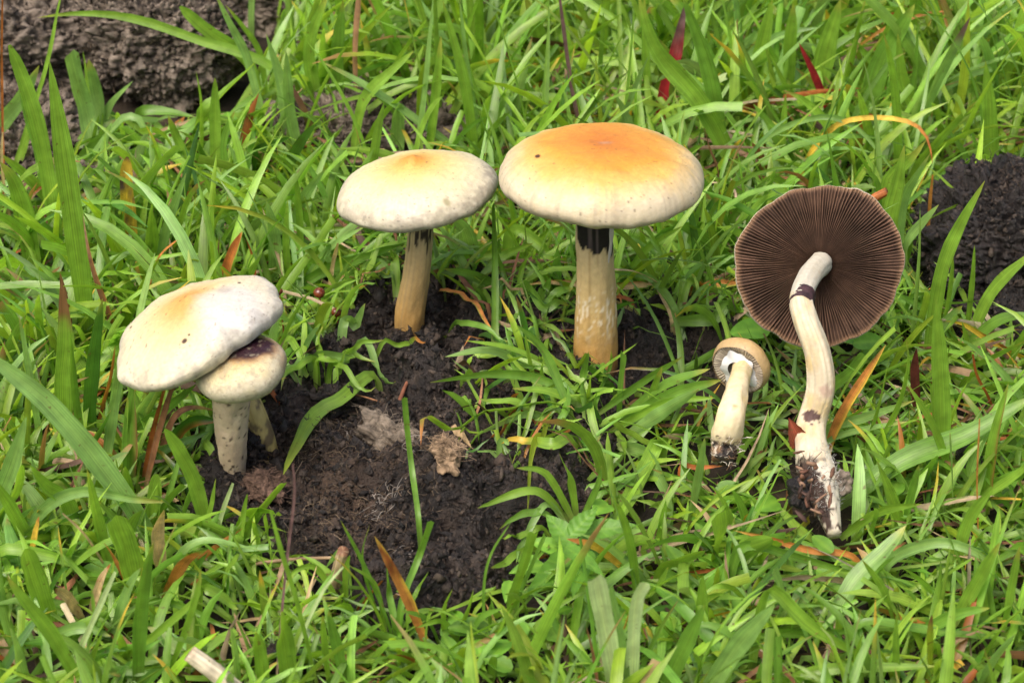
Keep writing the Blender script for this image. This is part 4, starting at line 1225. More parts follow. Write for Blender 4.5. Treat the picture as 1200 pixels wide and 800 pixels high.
# -- tuft before the tall mushroom
tuft((700, 500), 'spreading star-shaped grass tuft in front of the tallest mushroom', [
    ([(690, 475), (640, 447), (580, 438), (504, 448)], 11, G2, 'blade', D(row=490, dy=-0.01)),
    ([(645, 440), (580, 411), (521, 418)], 12, G3, 'blade', D(row=460)),
    ([(645, 432), (600, 408), (545, 399)], 8, G1, 'blade', D(row=460)),
    ([(695, 500), (640, 472), (570, 492), (503, 522), (494, 550)], 12, G1, 'blade', D(row=510, tip=OR, tipf=0.12)),
    ([(680, 492), (620, 485), (556, 510)], 10, G3, 'blade', D(row=510)),
    ([(690, 515), (650, 535), (610, 553), (588, 557)], 14, G1, 'blade', D(row=525, tip=YE, tipf=0.2)),
    ([(650, 490), (625, 560), (618, 604)], 10, YG, 'blade', D(row=505)),
    ([(700, 480), (650, 460), (600, 455)], 10, G1, 'blade', D(row=500)),
    ([(672, 485), (640, 415), (605, 380)], 10, G2, 'blade', D(row=490)),
    ([(655, 475), (635, 440), (640, 410)], 9, G1),
    ([(680, 490), (640, 500), (605, 470), (560, 475)], 9, G1, 'blade', D(row=500)),
    ([(685, 480), (683, 445), (690, 412)], 9, G2),
    ([(725, 490), (727, 455), (731, 415)], 11, G2, 'cut'),
    ([(758, 492), (765, 460), (776, 430)], 9, G1),
    ([(660, 465), (695, 440), (747, 402)], 8, G1, 'blade', D(row=480)),
    ([(700, 465), (715, 430), (716, 410)], 8, G2),
    ([(700, 475), (760, 443), (800, 418)], 10, G2, 'blade', D(row=490)),
    ([(720, 482), (780, 450), (832, 432)], 14, G2, 'blade', D(row=495)),
    ([(720, 490), (790, 462), (845, 445)], 16, G2, 'blade', D(row=500)),
    ([(715, 495), (780, 472), (838, 466)], 10, G1, 'blade', D(row=505, dy=-0.01)),
    ([(770, 515), (800, 503), (834, 508)], 18, G2, 'blade', D(row=525, dy=0)),
    ([(735, 500), (780, 480), (820, 455)], 15, G3, 'blade', D(row=510)),
    ([(718, 485), (732, 530), (727, 570), (690, 607)], 9, G1, 'blade', D(row=500, tip=YE, tipf=0.15)),
    ([(722, 508), (758, 540), (785, 590), (782, 622)], 21, G3, 'blade', D(row=525)),
    ([(772, 515), (752, 560), (730, 600), (712, 630)], 18, G1, 'blade', D(row=540)),
    ([(808, 605), (818, 560), (826, 512)], 12, G3, 'blade', D(row=610))])
single([(648, 492), (612, 502), (574, 513)], 12, RU, 'rust coloured dead blade lying on the pat under the star-shaped tuft', row=500, dy=0)
single([(700, 545), (698, 525), (704, 510)], 6, ST, 'small cream withered leaf curl below the star-shaped tuft', row=550)
single([(800, 545), (815, 548), (850, 545)], 6, RU, 'rusty dead blade under the small picked mushroom', row=560, dy=0)
tuft((655, 605), 'green blades leaning over the lower right edge of the dung pat', [
    ([(668, 600), (630, 575), (585, 585), (560, 600)], 10, G1, 'blade', D(row=612)),
    ([(660, 610), (620, 600), (585, 620)], 9, G2, 'blade', D(row=618)),
    ([(672, 598), (640, 555), (605, 548)], 9, G1, 'blade', D(row=608)),
    ([(665, 605), (640, 590), (612, 640), (605, 660)], 8, G3, 'blade', D(row=615)),
    ([(676, 595), (668, 560), (655, 530)], 9, G1, 'blade', D(row=605)),
    ([(680, 600), (700, 570), (705, 545)], 10, G2, 'blade', D(row=608)),
    ([(650, 620), (615, 625), (588, 648)], 8, G1, 'blade', D(row=630)),
    ([(645, 640), (610, 655), (575, 665)], 9, G1, 'blade', D(row=648))])
tuft((520, 745), 'bright low blades fringing the near end of the dung pat', [
    ([(522, 745), (520, 715), (530, 690)], 8, G1, 'blade', D(row=750)),
    ([(530, 748), (548, 715), (555, 690)], 9, G1, 'blade', D(row=752)),
    ([(515, 745), (500, 725), (470, 715)], 8, G2, 'blade', D(row=750)),
    ([(540, 750), (520, 728), (488, 735)], 8, G1, 'blade', D(row=755)),
    ([(545, 750), (562, 725), (590, 712)], 9, G2, 'blade', D(row=755))])
# -- left of the pat
tuft((370, 425), 'grass tuft with jointed stem drooping onto the dung pat', [
    ([(370, 415), (345, 440), (334, 465), (325, 490)], 12, G3, 'blade', D(row=425)),
    ([(437, 437), (400, 466), (370, 492), (342, 532), (332, 556)], 17, G1, 'blade', D(row=450, tip=YG)),
    ([(392, 465), (398, 435), (405, 410)], 6, G1, 'culm'),
    ([(372, 418), (405, 420), (412, 424)], 13, G3, 'cut', D(row=430)),
    ([(400, 412), (430, 418), (450, 448), (465, 467)], 9, G3, 'blade', D(row=430)),
    ([(390, 425), (420, 452), (441, 464)], 7, G1, 'blade', D(row=435)),
    ([(430, 417), (470, 409), (499, 401)], 6, G1, 'blade', D(row=430, tip=OR)),
    ([(335, 408), (350, 395), (372, 375)], 10, G3, 'blade', D(row=420)),
    ([(365, 412), (345, 380), (350, 360)], 9, G3),
    ([(395, 410), (415, 385), (428, 355)], 12, G3, 'blade', D(row=415)),
    ([(372, 420), (390, 422), (412, 418), (440, 424)], 10, G1, 'blade', D(row=440)),
    ([(368, 420), (352, 428), (338, 452), (330, 470)], 8, G1, 'blade', D(row=440)),
    ([(378, 422), (372, 400), (380, 378)], 8, G1, 'blade', D(row=430)),
    ([(398, 425), (425, 405), (450, 398)], 8, G1, 'blade', D(row=430)),
    ([(360, 430), (335, 415), (318, 400)], 9, G1, 'blade', D(row=438))])
tuft((345, 340), 'blades between the tilted cap and the umbo-capped mushroom', [
    ([(322, 347), (375, 320), (430, 300), (476, 284)], 13, G2, 'blade', D(row=355, dy=0.0)),
    ([(345, 335), (385, 292), (428, 265)], 8, G3, 'blade', D(row=345)),
    ([(300, 272), (360, 270), (425, 267)], 8, G1, 'blade', D(row=310, dy=0)),
    ([(345, 268), (356, 232), (382, 197)], 12, G3, 'blade', D(row=290)),
    ([(320, 345), (345, 318), (360, 298)], 16, G1, 'blade', D(row=350)),
    ([(338, 335), (335, 280), (337, 234)], 8, G1),
    ([(353, 315), (350, 240), (344, 195)], 8, G1),
    ([(318, 330), (322, 280), (312, 235)], 14, G3),
    ([(370, 305), (378, 275), (385, 255)], 9, G1, 'blade', D(row=320)),
    ([(465, 345), (462, 310), (458, 290)], 11, G1),
    ([(475, 340), (445, 325), (422, 312)], 15, G3, 'blade', D(row=345)),
    ([(405, 365), (408, 340), (405, 315)], 8, G2)])
single([(490, 602), (484, 560), (478, 510), (474, 466)], 6.5, G2, 'single green blade standing alone out of the dung pat', 'grass_shoot', 'grass', prof='cut', face=0.1, dy=-0.005)
single([(583, 530), (590, 538), (596, 544)], 7, G3, 'small cut green blade fragment lying on the dung pat', 'grass_shoot', 'grass', prof='cut', dy=0)
single([(383, 345), (390, 310), (396, 285)], 5, ST, 'short buff straw leaning behind the drooping tuft', 'dry_stalk', 'dry stalk', prof='culm', row=350)
# -- between the two upright mushrooms
tuft((605, 355), 'thin star-like tufts between the two upright mushrooms', [
    ([(580, 390), (580, 310), (578, 240)], 9, G2, 'culm', D(row=392)),
    ([(605, 352), (590, 320), (578, 280)], 6, G2),
    ([(607, 352), (625, 320), (655, 300)], 10, G1, 'blade', D(row=358)),
    ([(604, 352), (612, 315), (625, 290)], 7, G1),
    ([(608, 354), (585, 340), (553, 322), (520, 315)], 13, G2, 'blade', D(row=362)),
    ([(608, 360), (635, 370), (668, 365)], 12, G2, 'blade', D(row=368)),
    ([(632, 372), (640, 340), (645, 325)], 9, G2),
    ([(634, 372), (650, 345), (672, 338)], 12, G2, 'blade', D(row=380)),
    ([(638, 350), (648, 320), (655, 285)], 7, G2),
    ([(560, 330), (590, 300), (625, 285)], 10, G1, 'blade', D(row=345)),
    ([(552, 300), (545, 270), (530, 255)], 20, G3, 'blade', D(row=320)),
    ([(505, 315), (535, 305), (575, 297), (602, 292)], 9, G1, 'blade', D(row=325, dy=0)),
    ([(610, 300), (640, 275), (665, 265)], 9, G1),
    ([(600, 270), (630, 285), (660, 320)], 14, G1, 'blade', D(row=325)),
    ([(580, 390), (600, 430), (622, 445)], 8, G2, 'blade', D(row=400)),
    ([(520, 385), (560, 388), (600, 405)], 7, G2, 'blade', D(row=410, dy=0))])
single([(504, 328), (540, 350), (577, 388)], 7, OR, 'orange edged dead blade lying right of the umbo-capped mushroom stem', row=345, dy=0, edge=(0.25, 0.3, 0.05))
single([(786, 360), (760, 350), (720, 343), (660, 344), (615, 348)], 9, ST, 'straw coloured dead blade crossing behind the tallest stem', row=366, dy=0.0, edge=OR)
single([(786, 356), (775, 335), (745, 318), (715, 315), (685, 305)], 5, ST, 'thin withered loop of straw across the tallest stem', 'dry_stalk', 'dry stalk', row=372, dy=-0.02, prof='culm')
single([(800, 350), (830, 335), (870, 332)], 12, OR, 'orange and green rotting blade beside the upturned mushroom', row=362, edge=YG, dy=0)
tuft((795, 365), 'jointed grass shoot right of the tallest mushroom stem', [
    ([(785, 368), (830, 375), (868, 382)], 14, G2, 'blade', D(row=380, dy=0)),
    ([(795, 362), (800, 330), (790, 300)], 7, G1),
    ([(797, 362), (812, 330), (825, 300)], 8, G1),
    ([(800, 362), (840, 345), (862, 320)], 9, G2, 'blade', D(row=370)),
    ([(790, 360), (760, 325), (715, 318)], 9, G2, 'blade', D(row=370)),
    ([(800, 355), (840, 372), (858, 352)], 8, G2, 'blade', D(row=370)),
    ([(842, 345), (840, 320), (828, 298)], 3.5, G3, 'culm'),
    ([(848, 300), (810, 270), (780, 258)], 16, G2, 'blade', D(row=330)),
    ([(800, 315), (812, 270), (822, 235)], 8, G2),
    ([(720, 330), (760, 290), (800, 265)], 8, G1, 'blade', D(row=345)),
    ([(760, 310), (755, 290), (750, 265)], 9, G1)])
# -- right
tuft((1100, 560), 'tall blades crossing in front of the black dung clump', [
    ([(1106, 560), (1104, 500), (1102, 440), (1097, 350)], 21, G1, 'blade', D(face=0.15)),
    ([(1090, 400), (1103, 320), (1122, 270), (1154, 212)], 16, G1, 'blade', D(row=420, face=0.2)),
    ([(1138, 385), (1165, 338), (1215, 292)], 17, G1, 'blade', D(row=400)),
    ([(1135, 375), (1140, 322), (1142, 287)], 7, G1, 'blade', D(row=395)),
    ([(1105, 380), (1113, 342), (1117, 300)], 7, G1, 'blade', D(row=395)),
    ([(1080, 268), (1110, 246), (1150, 231), (1205, 223)], 5, G1, 'culm', D(row=330, dy=0)),
    ([(1078, 370), (1083, 350), (1086, 338)], 7, G3),
    ([(1065, 350), (1075, 330), (1082, 317)], 5, YG, 'blade', D(row=380)),
    ([(1070, 345), (1110, 355), (1150, 352)], 5, G2, 'blade', D(row=385)),
    ([(1130, 400), (1170, 375), (1215, 368)], 16, G2, 'blade', D(row=410)),
    ([(1085, 400), (1110, 375), (1128, 358)], 10, G3)])
single([(1220, 418), (1165, 402), (1130, 380), (1107, 376)], 10, YE, 'yellow blade with rusty spots below the black dung clump', spots=RU, row=430, dy=0, edge=YG)
tuft((1045, 320), 'broad blades rising between upturned cap and black dung clump', [
    ([(1048, 320), (1042, 265), (1052, 215), (1060, 170)], 20, G1, 'blade', D(row=345, face=0.2)),
    ([(1060, 320), (1062, 285), (1080, 262), (1100, 240)], 18, G3, 'blade', D(row=345)),
    ([(1058, 240), (1072, 210), (1090, 180)], 12, G3, 'blade', D(row=345)),
    ([(1055, 330), (1062, 300), (1070, 275)], 9, G2),
    ([(1030, 225), (1020, 205), (1010, 195)], 9, G2, 'blade', D(row=330)),
    ([(1040, 215), (1060, 195), (1085, 165)], 16, G1, 'blade', D(row=330))])
tuft((1080, 230), 'bright tall blades far behind the black dung clump', [
    ([(1070, 205), (1100, 165), (1145, 118)], 13, G1, 'blade', D(row=240)),
    ([(1060, 190), (1095, 105), (1137, 20)], 18, G3, 'blade', D(tip=PU, tipf=0.15, row=200)),
    ([(1165, 205), (1160, 135), (1155, 72)], 17, G1, 'blade', D(row=215, face=0.2)),
    ([(1090, 110), (1140, 80), (1210, 58)], 16, G3, 'blade', D(row=150)),
    ([(1115, 165), (1130, 90), (1135, 0)], 11, YG, 'blade', D(row=180)),
    ([(1010, 150), (1030, 80), (1072, 5)], 24, G2, 'blade', D(row=160, face=0.2)),
    ([(1060, 150), (1072, 90), (1076, 20)], 15, G2, 'blade', D(row=165)),
    ([(1145, 215), (1130, 180), (1100, 140)], 13, G2, 'blade', D(row=220)),
    ([(1045, 168), (1080, 175), (1110, 192)], 18, G3, 'blade', D(row=205, dy=0)),
    ([(995, 170), (1035, 160), (1068, 153)], 10, G1, 'blade', D(row=200)),
    ([(1085, 150), (1060, 100), (1052, 40)], 14, G1, 'blade', D(row=170)),
    ([(975, 195), (985, 120), (998, 45)], 14, G1, 'blade', D(row=205)),
    ([(990, 185), (1000, 140), (1040, 75), (1062, 62)], 7, G3, 'blade', D(row=200))])
single([(940, 200), (955, 172), (980, 146), (1010, 138), (1050, 139), (1075, 146), (1088, 165), (1093, 192)], 6.5, YE, 'arched yellow orange blade curving over behind the upturned cap', tip=RU, tipf=0.2, row=235, dy=-0.02)
single([(888, 172), (930, 145), (975, 136), (1005, 150), (1025, 172), (1048, 202)], 7, G3, 'pale thin arched blade beside the yellow orange arch', 'grass_shoot', 'grass', row=230, dy=-0.02)
single([(772, 150), (780, 105), (792, 62), (803, 5)], 15, RD, 'crimson red pointed blade behind the tallest mushroom', row=165, face=0.15, tip=PU)
single([(972, 135), (956, 92), (936, 50)], 9, RD, 'narrow dark red blade in the grass behind the upturned cap', row=160, face=0.15)
single([(842, 205), (832, 175), (825, 150)], 5, BR, 'dark brown dead stalk right behind the tallest mushroom cap', 'dry_stalk', 'dry stalk', prof='culm', row=260)
single([(681, 160), (668, 90), (655, -10)], 5, PU, 'thin purplish grey stem rising behind the tallest mushroom cap', 'dry_stalk', 'dry stalk', prof='culm', row=190)
single([(418, 125), (416, 60), (420, 0), (421, -20)], 7, (0.42, 0.22, 0.14), 'pinkish tan dead stalk at the top edge behind the umbo cap', 'dry_stalk', 'dry stalk', prof='culm', row=150)
single([(1088, 262), (1090, 235), (1093, 205)], 5, OR, 'short orange stalk by the black dung clump', 'dry_stalk', 'dry stalk', prof='culm', row=330)
# -- far middle
tuft((520, 185), 'upright narrow blades behind the umbo-capped mushroom', [
    ([(485, 190), (497, 112), (508, -5)], 14, G3, 'blade', D(row=200)),
    ([(500, 190), (510, 115), (517, 43)], 12, G1, 'blade', D(row=200)),
    ([(558, 190), (545, 100), (519, 2)], 14, G1, 'blade', D(row=200)),
    ([(560, 150), (548, 80), (538, -5)], 6, G3, 'blade', D(row=190)),
    ([(466, 185), (466, 155), (468, 122)], 16, G3, 'blunt', D(row=190)),
    ([(540, 180), (470, 127), (420, 95), (374, 71)], 12, G3, 'blade', D(row=200, dy=0)),
    ([(545, 190), (560, 165), (585, 145)], 6, G1),
    ([(560, 185), (545, 150), (532, 130)], 8, G1),
    ([(412, 185), (425, 120), (460, 82), (485, 60)], 14, G1, 'blade', D(row=195)),
    ([(440, 120), (470, 62), (499, 24)], 20, G1, 'blunt', D(row=150)),
    ([(300, -20), (350, 12), (400, 40), (452, 58)], 9, G3, 'blade', D(row=60, dy=-0.02, tip=YE)),
    ([(380, 140), (362, 60), (385, -10)], 14, G1, 'blade', D(row=150)),
    ([(400, 130), (395, 70), (402, 0)], 15, G2, 'blade', D(row=140))])
tuft((690, 130), 'broad crossing blades above the tallest mushroom cap', [
    ([(600, 117), (680, 118), (772, 134)], 13, G1, 'blade', D(row=170, dy=0)),
    ([(872, 205), (820, 120), (770, 60), (748, -5)], 22, G1, 'blade', D(row=215, face=0.2)),
    ([(850, 195), (832, 90), (800, -5)], 20, G2, 'blade', D(row=205)),
    ([(765, 145), (757, 70), (755, -5)], 9, G1, 'blade', D(row=160)),
    ([(648, 80), (632, 40), (615, -5)], 18, G1, 'blade', D(row=100)),
    ([(668, 68), (680, 40), (693, 10)], 10, PALE, 'blade', D(row=90)),
    ([(600, 135), (660, 95), (752, 58)], 3, G1, 'culm', D(row=160, dy=0)),
    ([(692, 115), (715, 70), (735, 30)], 2.5, G1, 'culm', D(row=150)),
    ([(815, 110), (835, 97), (852, 89)], 10, PALE, 'cut', D(row=150)),
    ([(855, 70), (870, 55), (887, 40)], 11, G3, 'cut', D(row=110)),
    ([(880, 120), (890, 70), (905, 0)], 18, G1, 'blade', D(row=130)),
    ([(550, 60), (570, 45), (640, 25)], 9, G1, 'blade', D(row=90)),
    ([(600, 160), (590, 130), (595, 110)], 16, G1, 'blade', D(row=175)),
    ([(780, 175), (800, 165), (850, 140)], 7, G1, 'blade', D(row=200))])
tuft((930, 130), 'dense wide blades at the top behind the narrow dark red blade', [
    ([(955, 120), (968, 60), (985, 0)], 24, G1, 'blade', D(row=135, face=0.2)),
    ([(985, 130), (1000, 60), (1015, -5)], 20, G1, 'blade', D(row=140)),
    ([(930, 130), (925, 70), (930, 5)], 18, G1, 'blade', D(row=140)),
    ([(915, 205), (918, 150), (921, 110)], 9, G1, 'blade', D(row=215)),
    ([(945, 150), (920, 100), (900, 60)], 6, G1, 'blade', D(row=160)),
    ([(900, 40), (930, 12), (960, 0)], 12, G3, 'blade', D(row=90)),
    ([(1025, 130), (1035, 60), (1060, 0)], 18, G1, 'blade', D(row=140))])
# -- right lower
tuft((1000, 600), 'long ridged blade lying beside the base of the upturned mushroom', [
    ([(975, 585), (1060, 537), (1130, 510), (1215, 462)], 25, G2, 'blade', D(row=600, dy=0.02, face=0.2)),
    ([(1156, 590), (1163, 520), (1182, 448)], 16, G1, 'blade', D(edge=(0.35, 0.16, 0.05), row=600)),
    ([(1120, 560), (1095, 502), (1063, 449)], 9, G1, 'blade', D(row=575)),
    ([(1058, 610), (1042, 572), (1028, 540)], 16, G1, 'blade', D(row=625)),
    ([(1060, 605), (1070, 572), (1077, 545)], 10, G2, 'blade', D(row=615)),
    ([(968, 505), (1010, 490), (1072, 469)], 11, G3, 'blade', D(row=530)),
    ([(970, 517), (1020, 501), (1073, 493)], 7, G3, 'blade', D(row=535)),
    ([(975, 455), (995, 437), (1012, 418)], 14, G2, 'cut', D(row=475)),
    ([(1012, 525), (1030, 475), (1043, 415)], 7, G1, 'blade', D(row=540)),
    ([(1018, 530), (1050, 482), (1064, 430), (1062, 395)], 8, G1, 'blade', D(row=545)),
    ([(985, 620), (1030, 600), (1080, 590)], 12, G1, 'blade', D(row=640)),
    ([(1075, 500), (1090, 480), (1103, 460)], 5, G2),
    ([(1118, 600), (1115, 540), (1113, 505)], 7, G3),
    ([(1130, 585), (1185, 560), (1215, 535)], 10, G1, 'blade', D(row=600)),
    ([(1115, 440), (1150, 425), (1200, 400)], 12, G1, 'blade', D(row=455))])
single([(972, 520), (988, 482), (1014, 440), (1038, 404)], 11, OR, 'ochre dead blade leaning beside the curved white stem', row=535, edge=YE, face=0.15)
single([(1076, 478), (1072, 440), (1074, 408)], 11, MA, 'maroon dead blade standing right of the ochre blade', row=490)
single([(1146, 620), (1145, 560), (1148, 490)], 3.5, OR, 'thin orange stalk upright near the small black crumb', 'dry_stalk', 'dry stalk', prof='culm', row=640)
single([(1160, 470), (1145, 440), (1140, 415)], 3.5, RU, 'reddish thin stalk below the spotted yellow blade', 'dry_stalk', 'dry stalk', prof='culm', row=485)
single([(1000, 651), (950, 645), (905, 632), (860, 621)], 8, OR, 'orange dead blade lying flat below the root of the upturned mushroom', row=668, dy=0)
tuft((1080, 720), 'crossing blades in the lower right corner', [
    ([(975, 720), (1000, 682), (1040, 640), (1062, 615)], 22, G3, 'blade', D(row=735, dy=0.02)),
    ([(1045, 655), (1100, 635), (1145, 648), (1168, 670)], 13, G3, 'blade', D(row=680)),
    ([(1118, 720), (1145, 682), (1172, 635)], 16, G1, 'blade', D(row=730)),
    ([(1090, 690), (1112, 672), (1140, 654)], 11, G1, 'blunt', D(row=705)),
    ([(1052, 790), (1050, 750), (1051, 718)], 9, G1, 'blade', D(row=800)),
    ([(1010, 728), (1090, 738), (1185, 748)], 12, G2, 'blade', D(row=765, dy=0)),
    ([(1140, 810), (1165, 772), (1190, 742)], 15, G3, 'blade', D(row=815)),
    ([(1050, 720), (1035, 690), (1010, 655)], 9, G1, 'blade', D(row=730)),
    ([(900, 800), (960, 785), (1100, 780)], 13, G1, 'blade', D(row=810, dy=0)),
    ([(1092, 780), (1090, 740), (1092, 720)], 9, YG, 'blade', D(row=790, tip=BR)),
    ([(1010, 800), (1005, 765), (1012, 740)], 14, G1, 'blade', D(row=805)),
    ([(1060, 740), (1120, 720), (1160, 712)], 14, G2, 'blade', D(row=750)),
    ([(1175, 740), (1185, 690), (1195, 640)], 12, G1, 'blade', D(row=755)),
    ([(990, 780), (975, 750), (962, 735)], 4, PALE, 'culm', D(row=795)),
    ([(1120, 655), (1135, 610), (1165, 570)], 14, G1, 'blade', D(row=670))])

# ------------------------------------------------------------------ broad leaves
def leaf_geo(base, dirv, up, L, W, col, tooth=0.0, seed=0, cup=0.12, nl=14, nw=7, droop=0.25, round_=False):
    r = np.random.default_rng(seed)
    d = unit(dirv); u = unit(np.asarray(up, float) - d * np.dot(up, d)); w = np.cross(d, u)
    t = np.linspace(0, 1, nl)[:, None]; s = np.linspace(-1, 1, nw)[None]
    prof = np.sin(np.pi * np.clip(t, 0.02, 0.985) ** (0.62 if not round_ else 0.8)) ** (0.85 if not round_ else 0.6)
    if tooth:
        prof = prof * (1 + tooth * (np.abs(((t * 7) % 1) - 0.5) * 2 - 0.5))
    X = t * L
    Y = s * W / 2 * prof
    Z = cup * W * s ** 2 * prof - droop * L * t ** 2 - 0.016 * W * np.cos(t * 34 - np.abs(s) * 5)
    P = np.asarray(base) + X[..., None] * d + Y[..., None] * w + Z[..., None] * u
    nn = fbm(P, 250, 3, seed)
    c = np.array(col) * (1 + 0.2 * nn)[..., None]
    vein = np.maximum(smooth(0.12, 0.0, np.abs(s)) * np.ones_like(t), 0.6 * smooth(0.8, 1.0, np.cos(t * 34 - np.abs(s) * 5)))
    c = mix(c, np.array(col) * [1.7, 1.4, 1.4], 0.6 * vein)
    uv = np.stack(np.broadcast_arrays((s + 1) / 2, t), -1).reshape(-1, 2)
    return P.reshape(-1, 3), grid_faces(nl, nw), np.clip(c, 0, 1).reshape(-1, 3), uv

LG = (0.120, 0.270, 0.026)
def leaf_px(parent, a, b, wpx, z0, z1, col=LG, seed=0, name='leaf', **kw):
    p, q = at_z(a[0], a[1], z0), at_z(b[0], b[1], z1)
    L = np.linalg.norm(q - p)
    W = wpx * depth_of(p) / F
    V, Fc, C, uv = leaf_geo(p, q - p, unit(CAMP - p) * 0.6 + np.array([0, 0, 0.6]), L, W, col, seed=seed, **kw)
    return build(name, V, Fc, M_LEAF, parent, C, uv)

herb = thing('leafy_herb', at_z(668, 650, 0), 'low herb with crinkled toothed leaves at the near right edge of the pat', 'herb')
for k, (a, b, w) in enumerate((((690, 640), (618, 690), 46), ((672, 640), (640, 600), 36), ((678, 625), (745, 612), 34), ((668, 628), (700, 592), 30), ((690, 645), (672, 690), 30), ((662, 640), (705, 668), 26))):
    leaf_px(herb, a, b, w * 0.8, 0.010 + 0.004 * k, 0.016 + 0.004 * k, col=(0.095, 0.225, 0.022), seed=70 + k, tooth=0.10, droop=0.10, nl=40, nw=11)
V, Fc, t_, th_ = tube([at_z(672, 655, -0.004), at_z(673, 648, 0.01), at_z(676, 640, 0.016)], [0.001, 0.001, 0.0008], 8, 8)
build('stalk', V, Fc, M_LEAF, herb, np.tile((0.12, 0.22, 0.03), (len(V), 1)))

rl = thing('round_leaf_plant', at_z(885, 400, 0), 'round smooth leaves under the rim of the upturned cap', 'plant')
for k, (a, b, w) in enumerate((((900, 385), (858, 388), 30), ((905, 380), (880, 352), 22), ((1005, 395), (978, 388), 26), ((1000, 402), (1035, 398), 24), ((995, 395), (1000, 370), 22), ((842, 290), (868, 262), 26))):
    if k < 5:
        leaf_px(rl, a, b, w, 0.014, 0.018, col=(0.15, 0.36, 0.035), seed=90 + k, round_=True, droop=0.1)
V, Fc, t_, th_ = tube([at_z(900, 402, -0.004), at_z(902, 392, 0.008), at_z(905, 385, 0.014)], [0.0008] * 3, 8, 8)
build('stalk', V, Fc, M_LEAF, rl, np.tile((0.12, 0.22, 0.03), (len(V), 1)))

# ------------------------------------------------------------------ small finds
def ball_thing(px, py, rpx, label, z):
    p = at_z(px, py, z)
    r = rpx * depth_of(p) / F
    t = thing('red_berry', (p[0], p[1], float(surf_h(p[0], p[1]))), label, 'berry', 'tiny red balls on stalks')
    ph = np.linspace(0.02, math.pi - 0.02, 18)[:, None]; th = np.linspace(0, 2 * math.pi, 24, endpoint=False)[None]
    V = np.stack(np.broadcast_arrays(r * np.sin(ph) * np.cos(th), r * np.sin(ph) * np.sin(th), 0.9 * r * np.cos(ph)), -1).reshape(-1, 3)
    c = mix((0.15, 0.035, 0.012), (0.09, 0.018, 0.008), smooth(-0.3, 0.3, fbm(V, 900, 2, 5)))
    build('ball', V + p, grid_faces(18, 24, True), M_BALL, t, c)
    V, Fc, _, _ = tube([(p[0] + 0.001, p[1], float(surf_h(p[0], p[1])) - 0.002), (p[0] + 0.0006, p[1], p[2] * 0.6), tuple(p)], [0.0004] * 3, 8, 6)
    build('stalk', V, Fc, M_FIBRE, t, np.tile((0.25, 0.08, 0.03), (len(V), 1)))
ball_thing(374, 343, 7, 'upper shiny red brown ball on a stalk right of the tilted cap', 0.024)
ball_thing(394, 366, 6, 'lower shiny red ball on a stalk right of the tilted cap', 0.020)
ball_thing(327, 341, 4.5, 'small red ball touching the rim of the tilted cap', 0.030)

def straw_tube(name, a, b, rpx, za, zb, col, label, cat='straw', end=(0.62, 0.5, 0.34)):
    p, q = at_z(a[0], a[1], za), at_z(b[0], b[1], zb)
    r = rpx * depth_of(p) / F
    t = thing(name, p, label, cat)
    V, Fc, tt, th = tube([p, mix(p, q, 0.5) + (0, 0, 0.0006), q], [r, r * 0.98, r * 0.9], 20, 16, 0.10, int(a[0]))
    st = vnoise(np.stack([np.cos(th) * 9, np.sin(th) * 9, tt * 2], -1), 1, int(a[0]))
    C = np.array(col) * (1 + 0.25 * st)[:, None]
    C = mix(C, np.array(end) * 0.7, smooth(0.93, 1.0, tt + 0.05 * st))
    build('hollow_stem', V, Fc, M_DRY, t, np.clip(C, 0, 1), np.stack([th / 6.28, tt], -1))
    return t
straw_tube('cut_straw', (285, 815), (222, 765), 11, 0.010, 0.024, (0.52, 0.46, 0.34), 'thick pale cut straw poking up at the bottom edge')
straw_tube('cut_straw', (390, 697), (402, 645), 7.5, -0.002, 0.022, (0.50, 0.38, 0.23), 'upright cut straw stub at the near edge of the dung pat', end=(0.3, 0.15, 0.08))
straw_tube('fallen_twig', (300, 660), (392, 653), 2.2, 0.010, 0.012, (0.26, 0.18, 0.10), 'thin brown twig lying beside the cut straw stub', 'twig')
straw_tube('bark_piece', (1010, 243), (1040, 224), 5.5, 0.040, 0.048, (0.36, 0.12, 0.035), 'orange brown bark piece behind the rim of the upturned cap', 'bark', end=(0.2, 0.08, 0.03))
straw_tube('fallen_twig', (468, 470), (481, 440), 2.4, 0.012, 0.014, (0.22, 0.09, 0.05), 'short reddish twig on the dung pat below the umbo-capped mushroom', 'twig')
straw_tube('fallen_twig', (415, 462), (456, 476), 1.2, 0.012, 0.012, (0.28, 0.14, 0.07), 'thin straw on the pat beneath the drooping tuft', 'twig')

# russet leaf scrap by the curved stem
sc_ = thing('russet_leaf', at_z(930, 515, 0.01), 'crumpled russet leaf scrap against the curved white stem', 'leaf')
V, Fc, C, uv = leaf_geo(at_z(936, 520, 0.020), at_z(925, 488, 0.032) - at_z(936, 520, 0.020), (0, -1, 0.6), 0.0105, 0.0075, (0.17, 0.045, 0.022), tooth=0.3, seed=5, cup=0.5)
build('blade', V, Fc, M_DRY, sc_, C, uv)

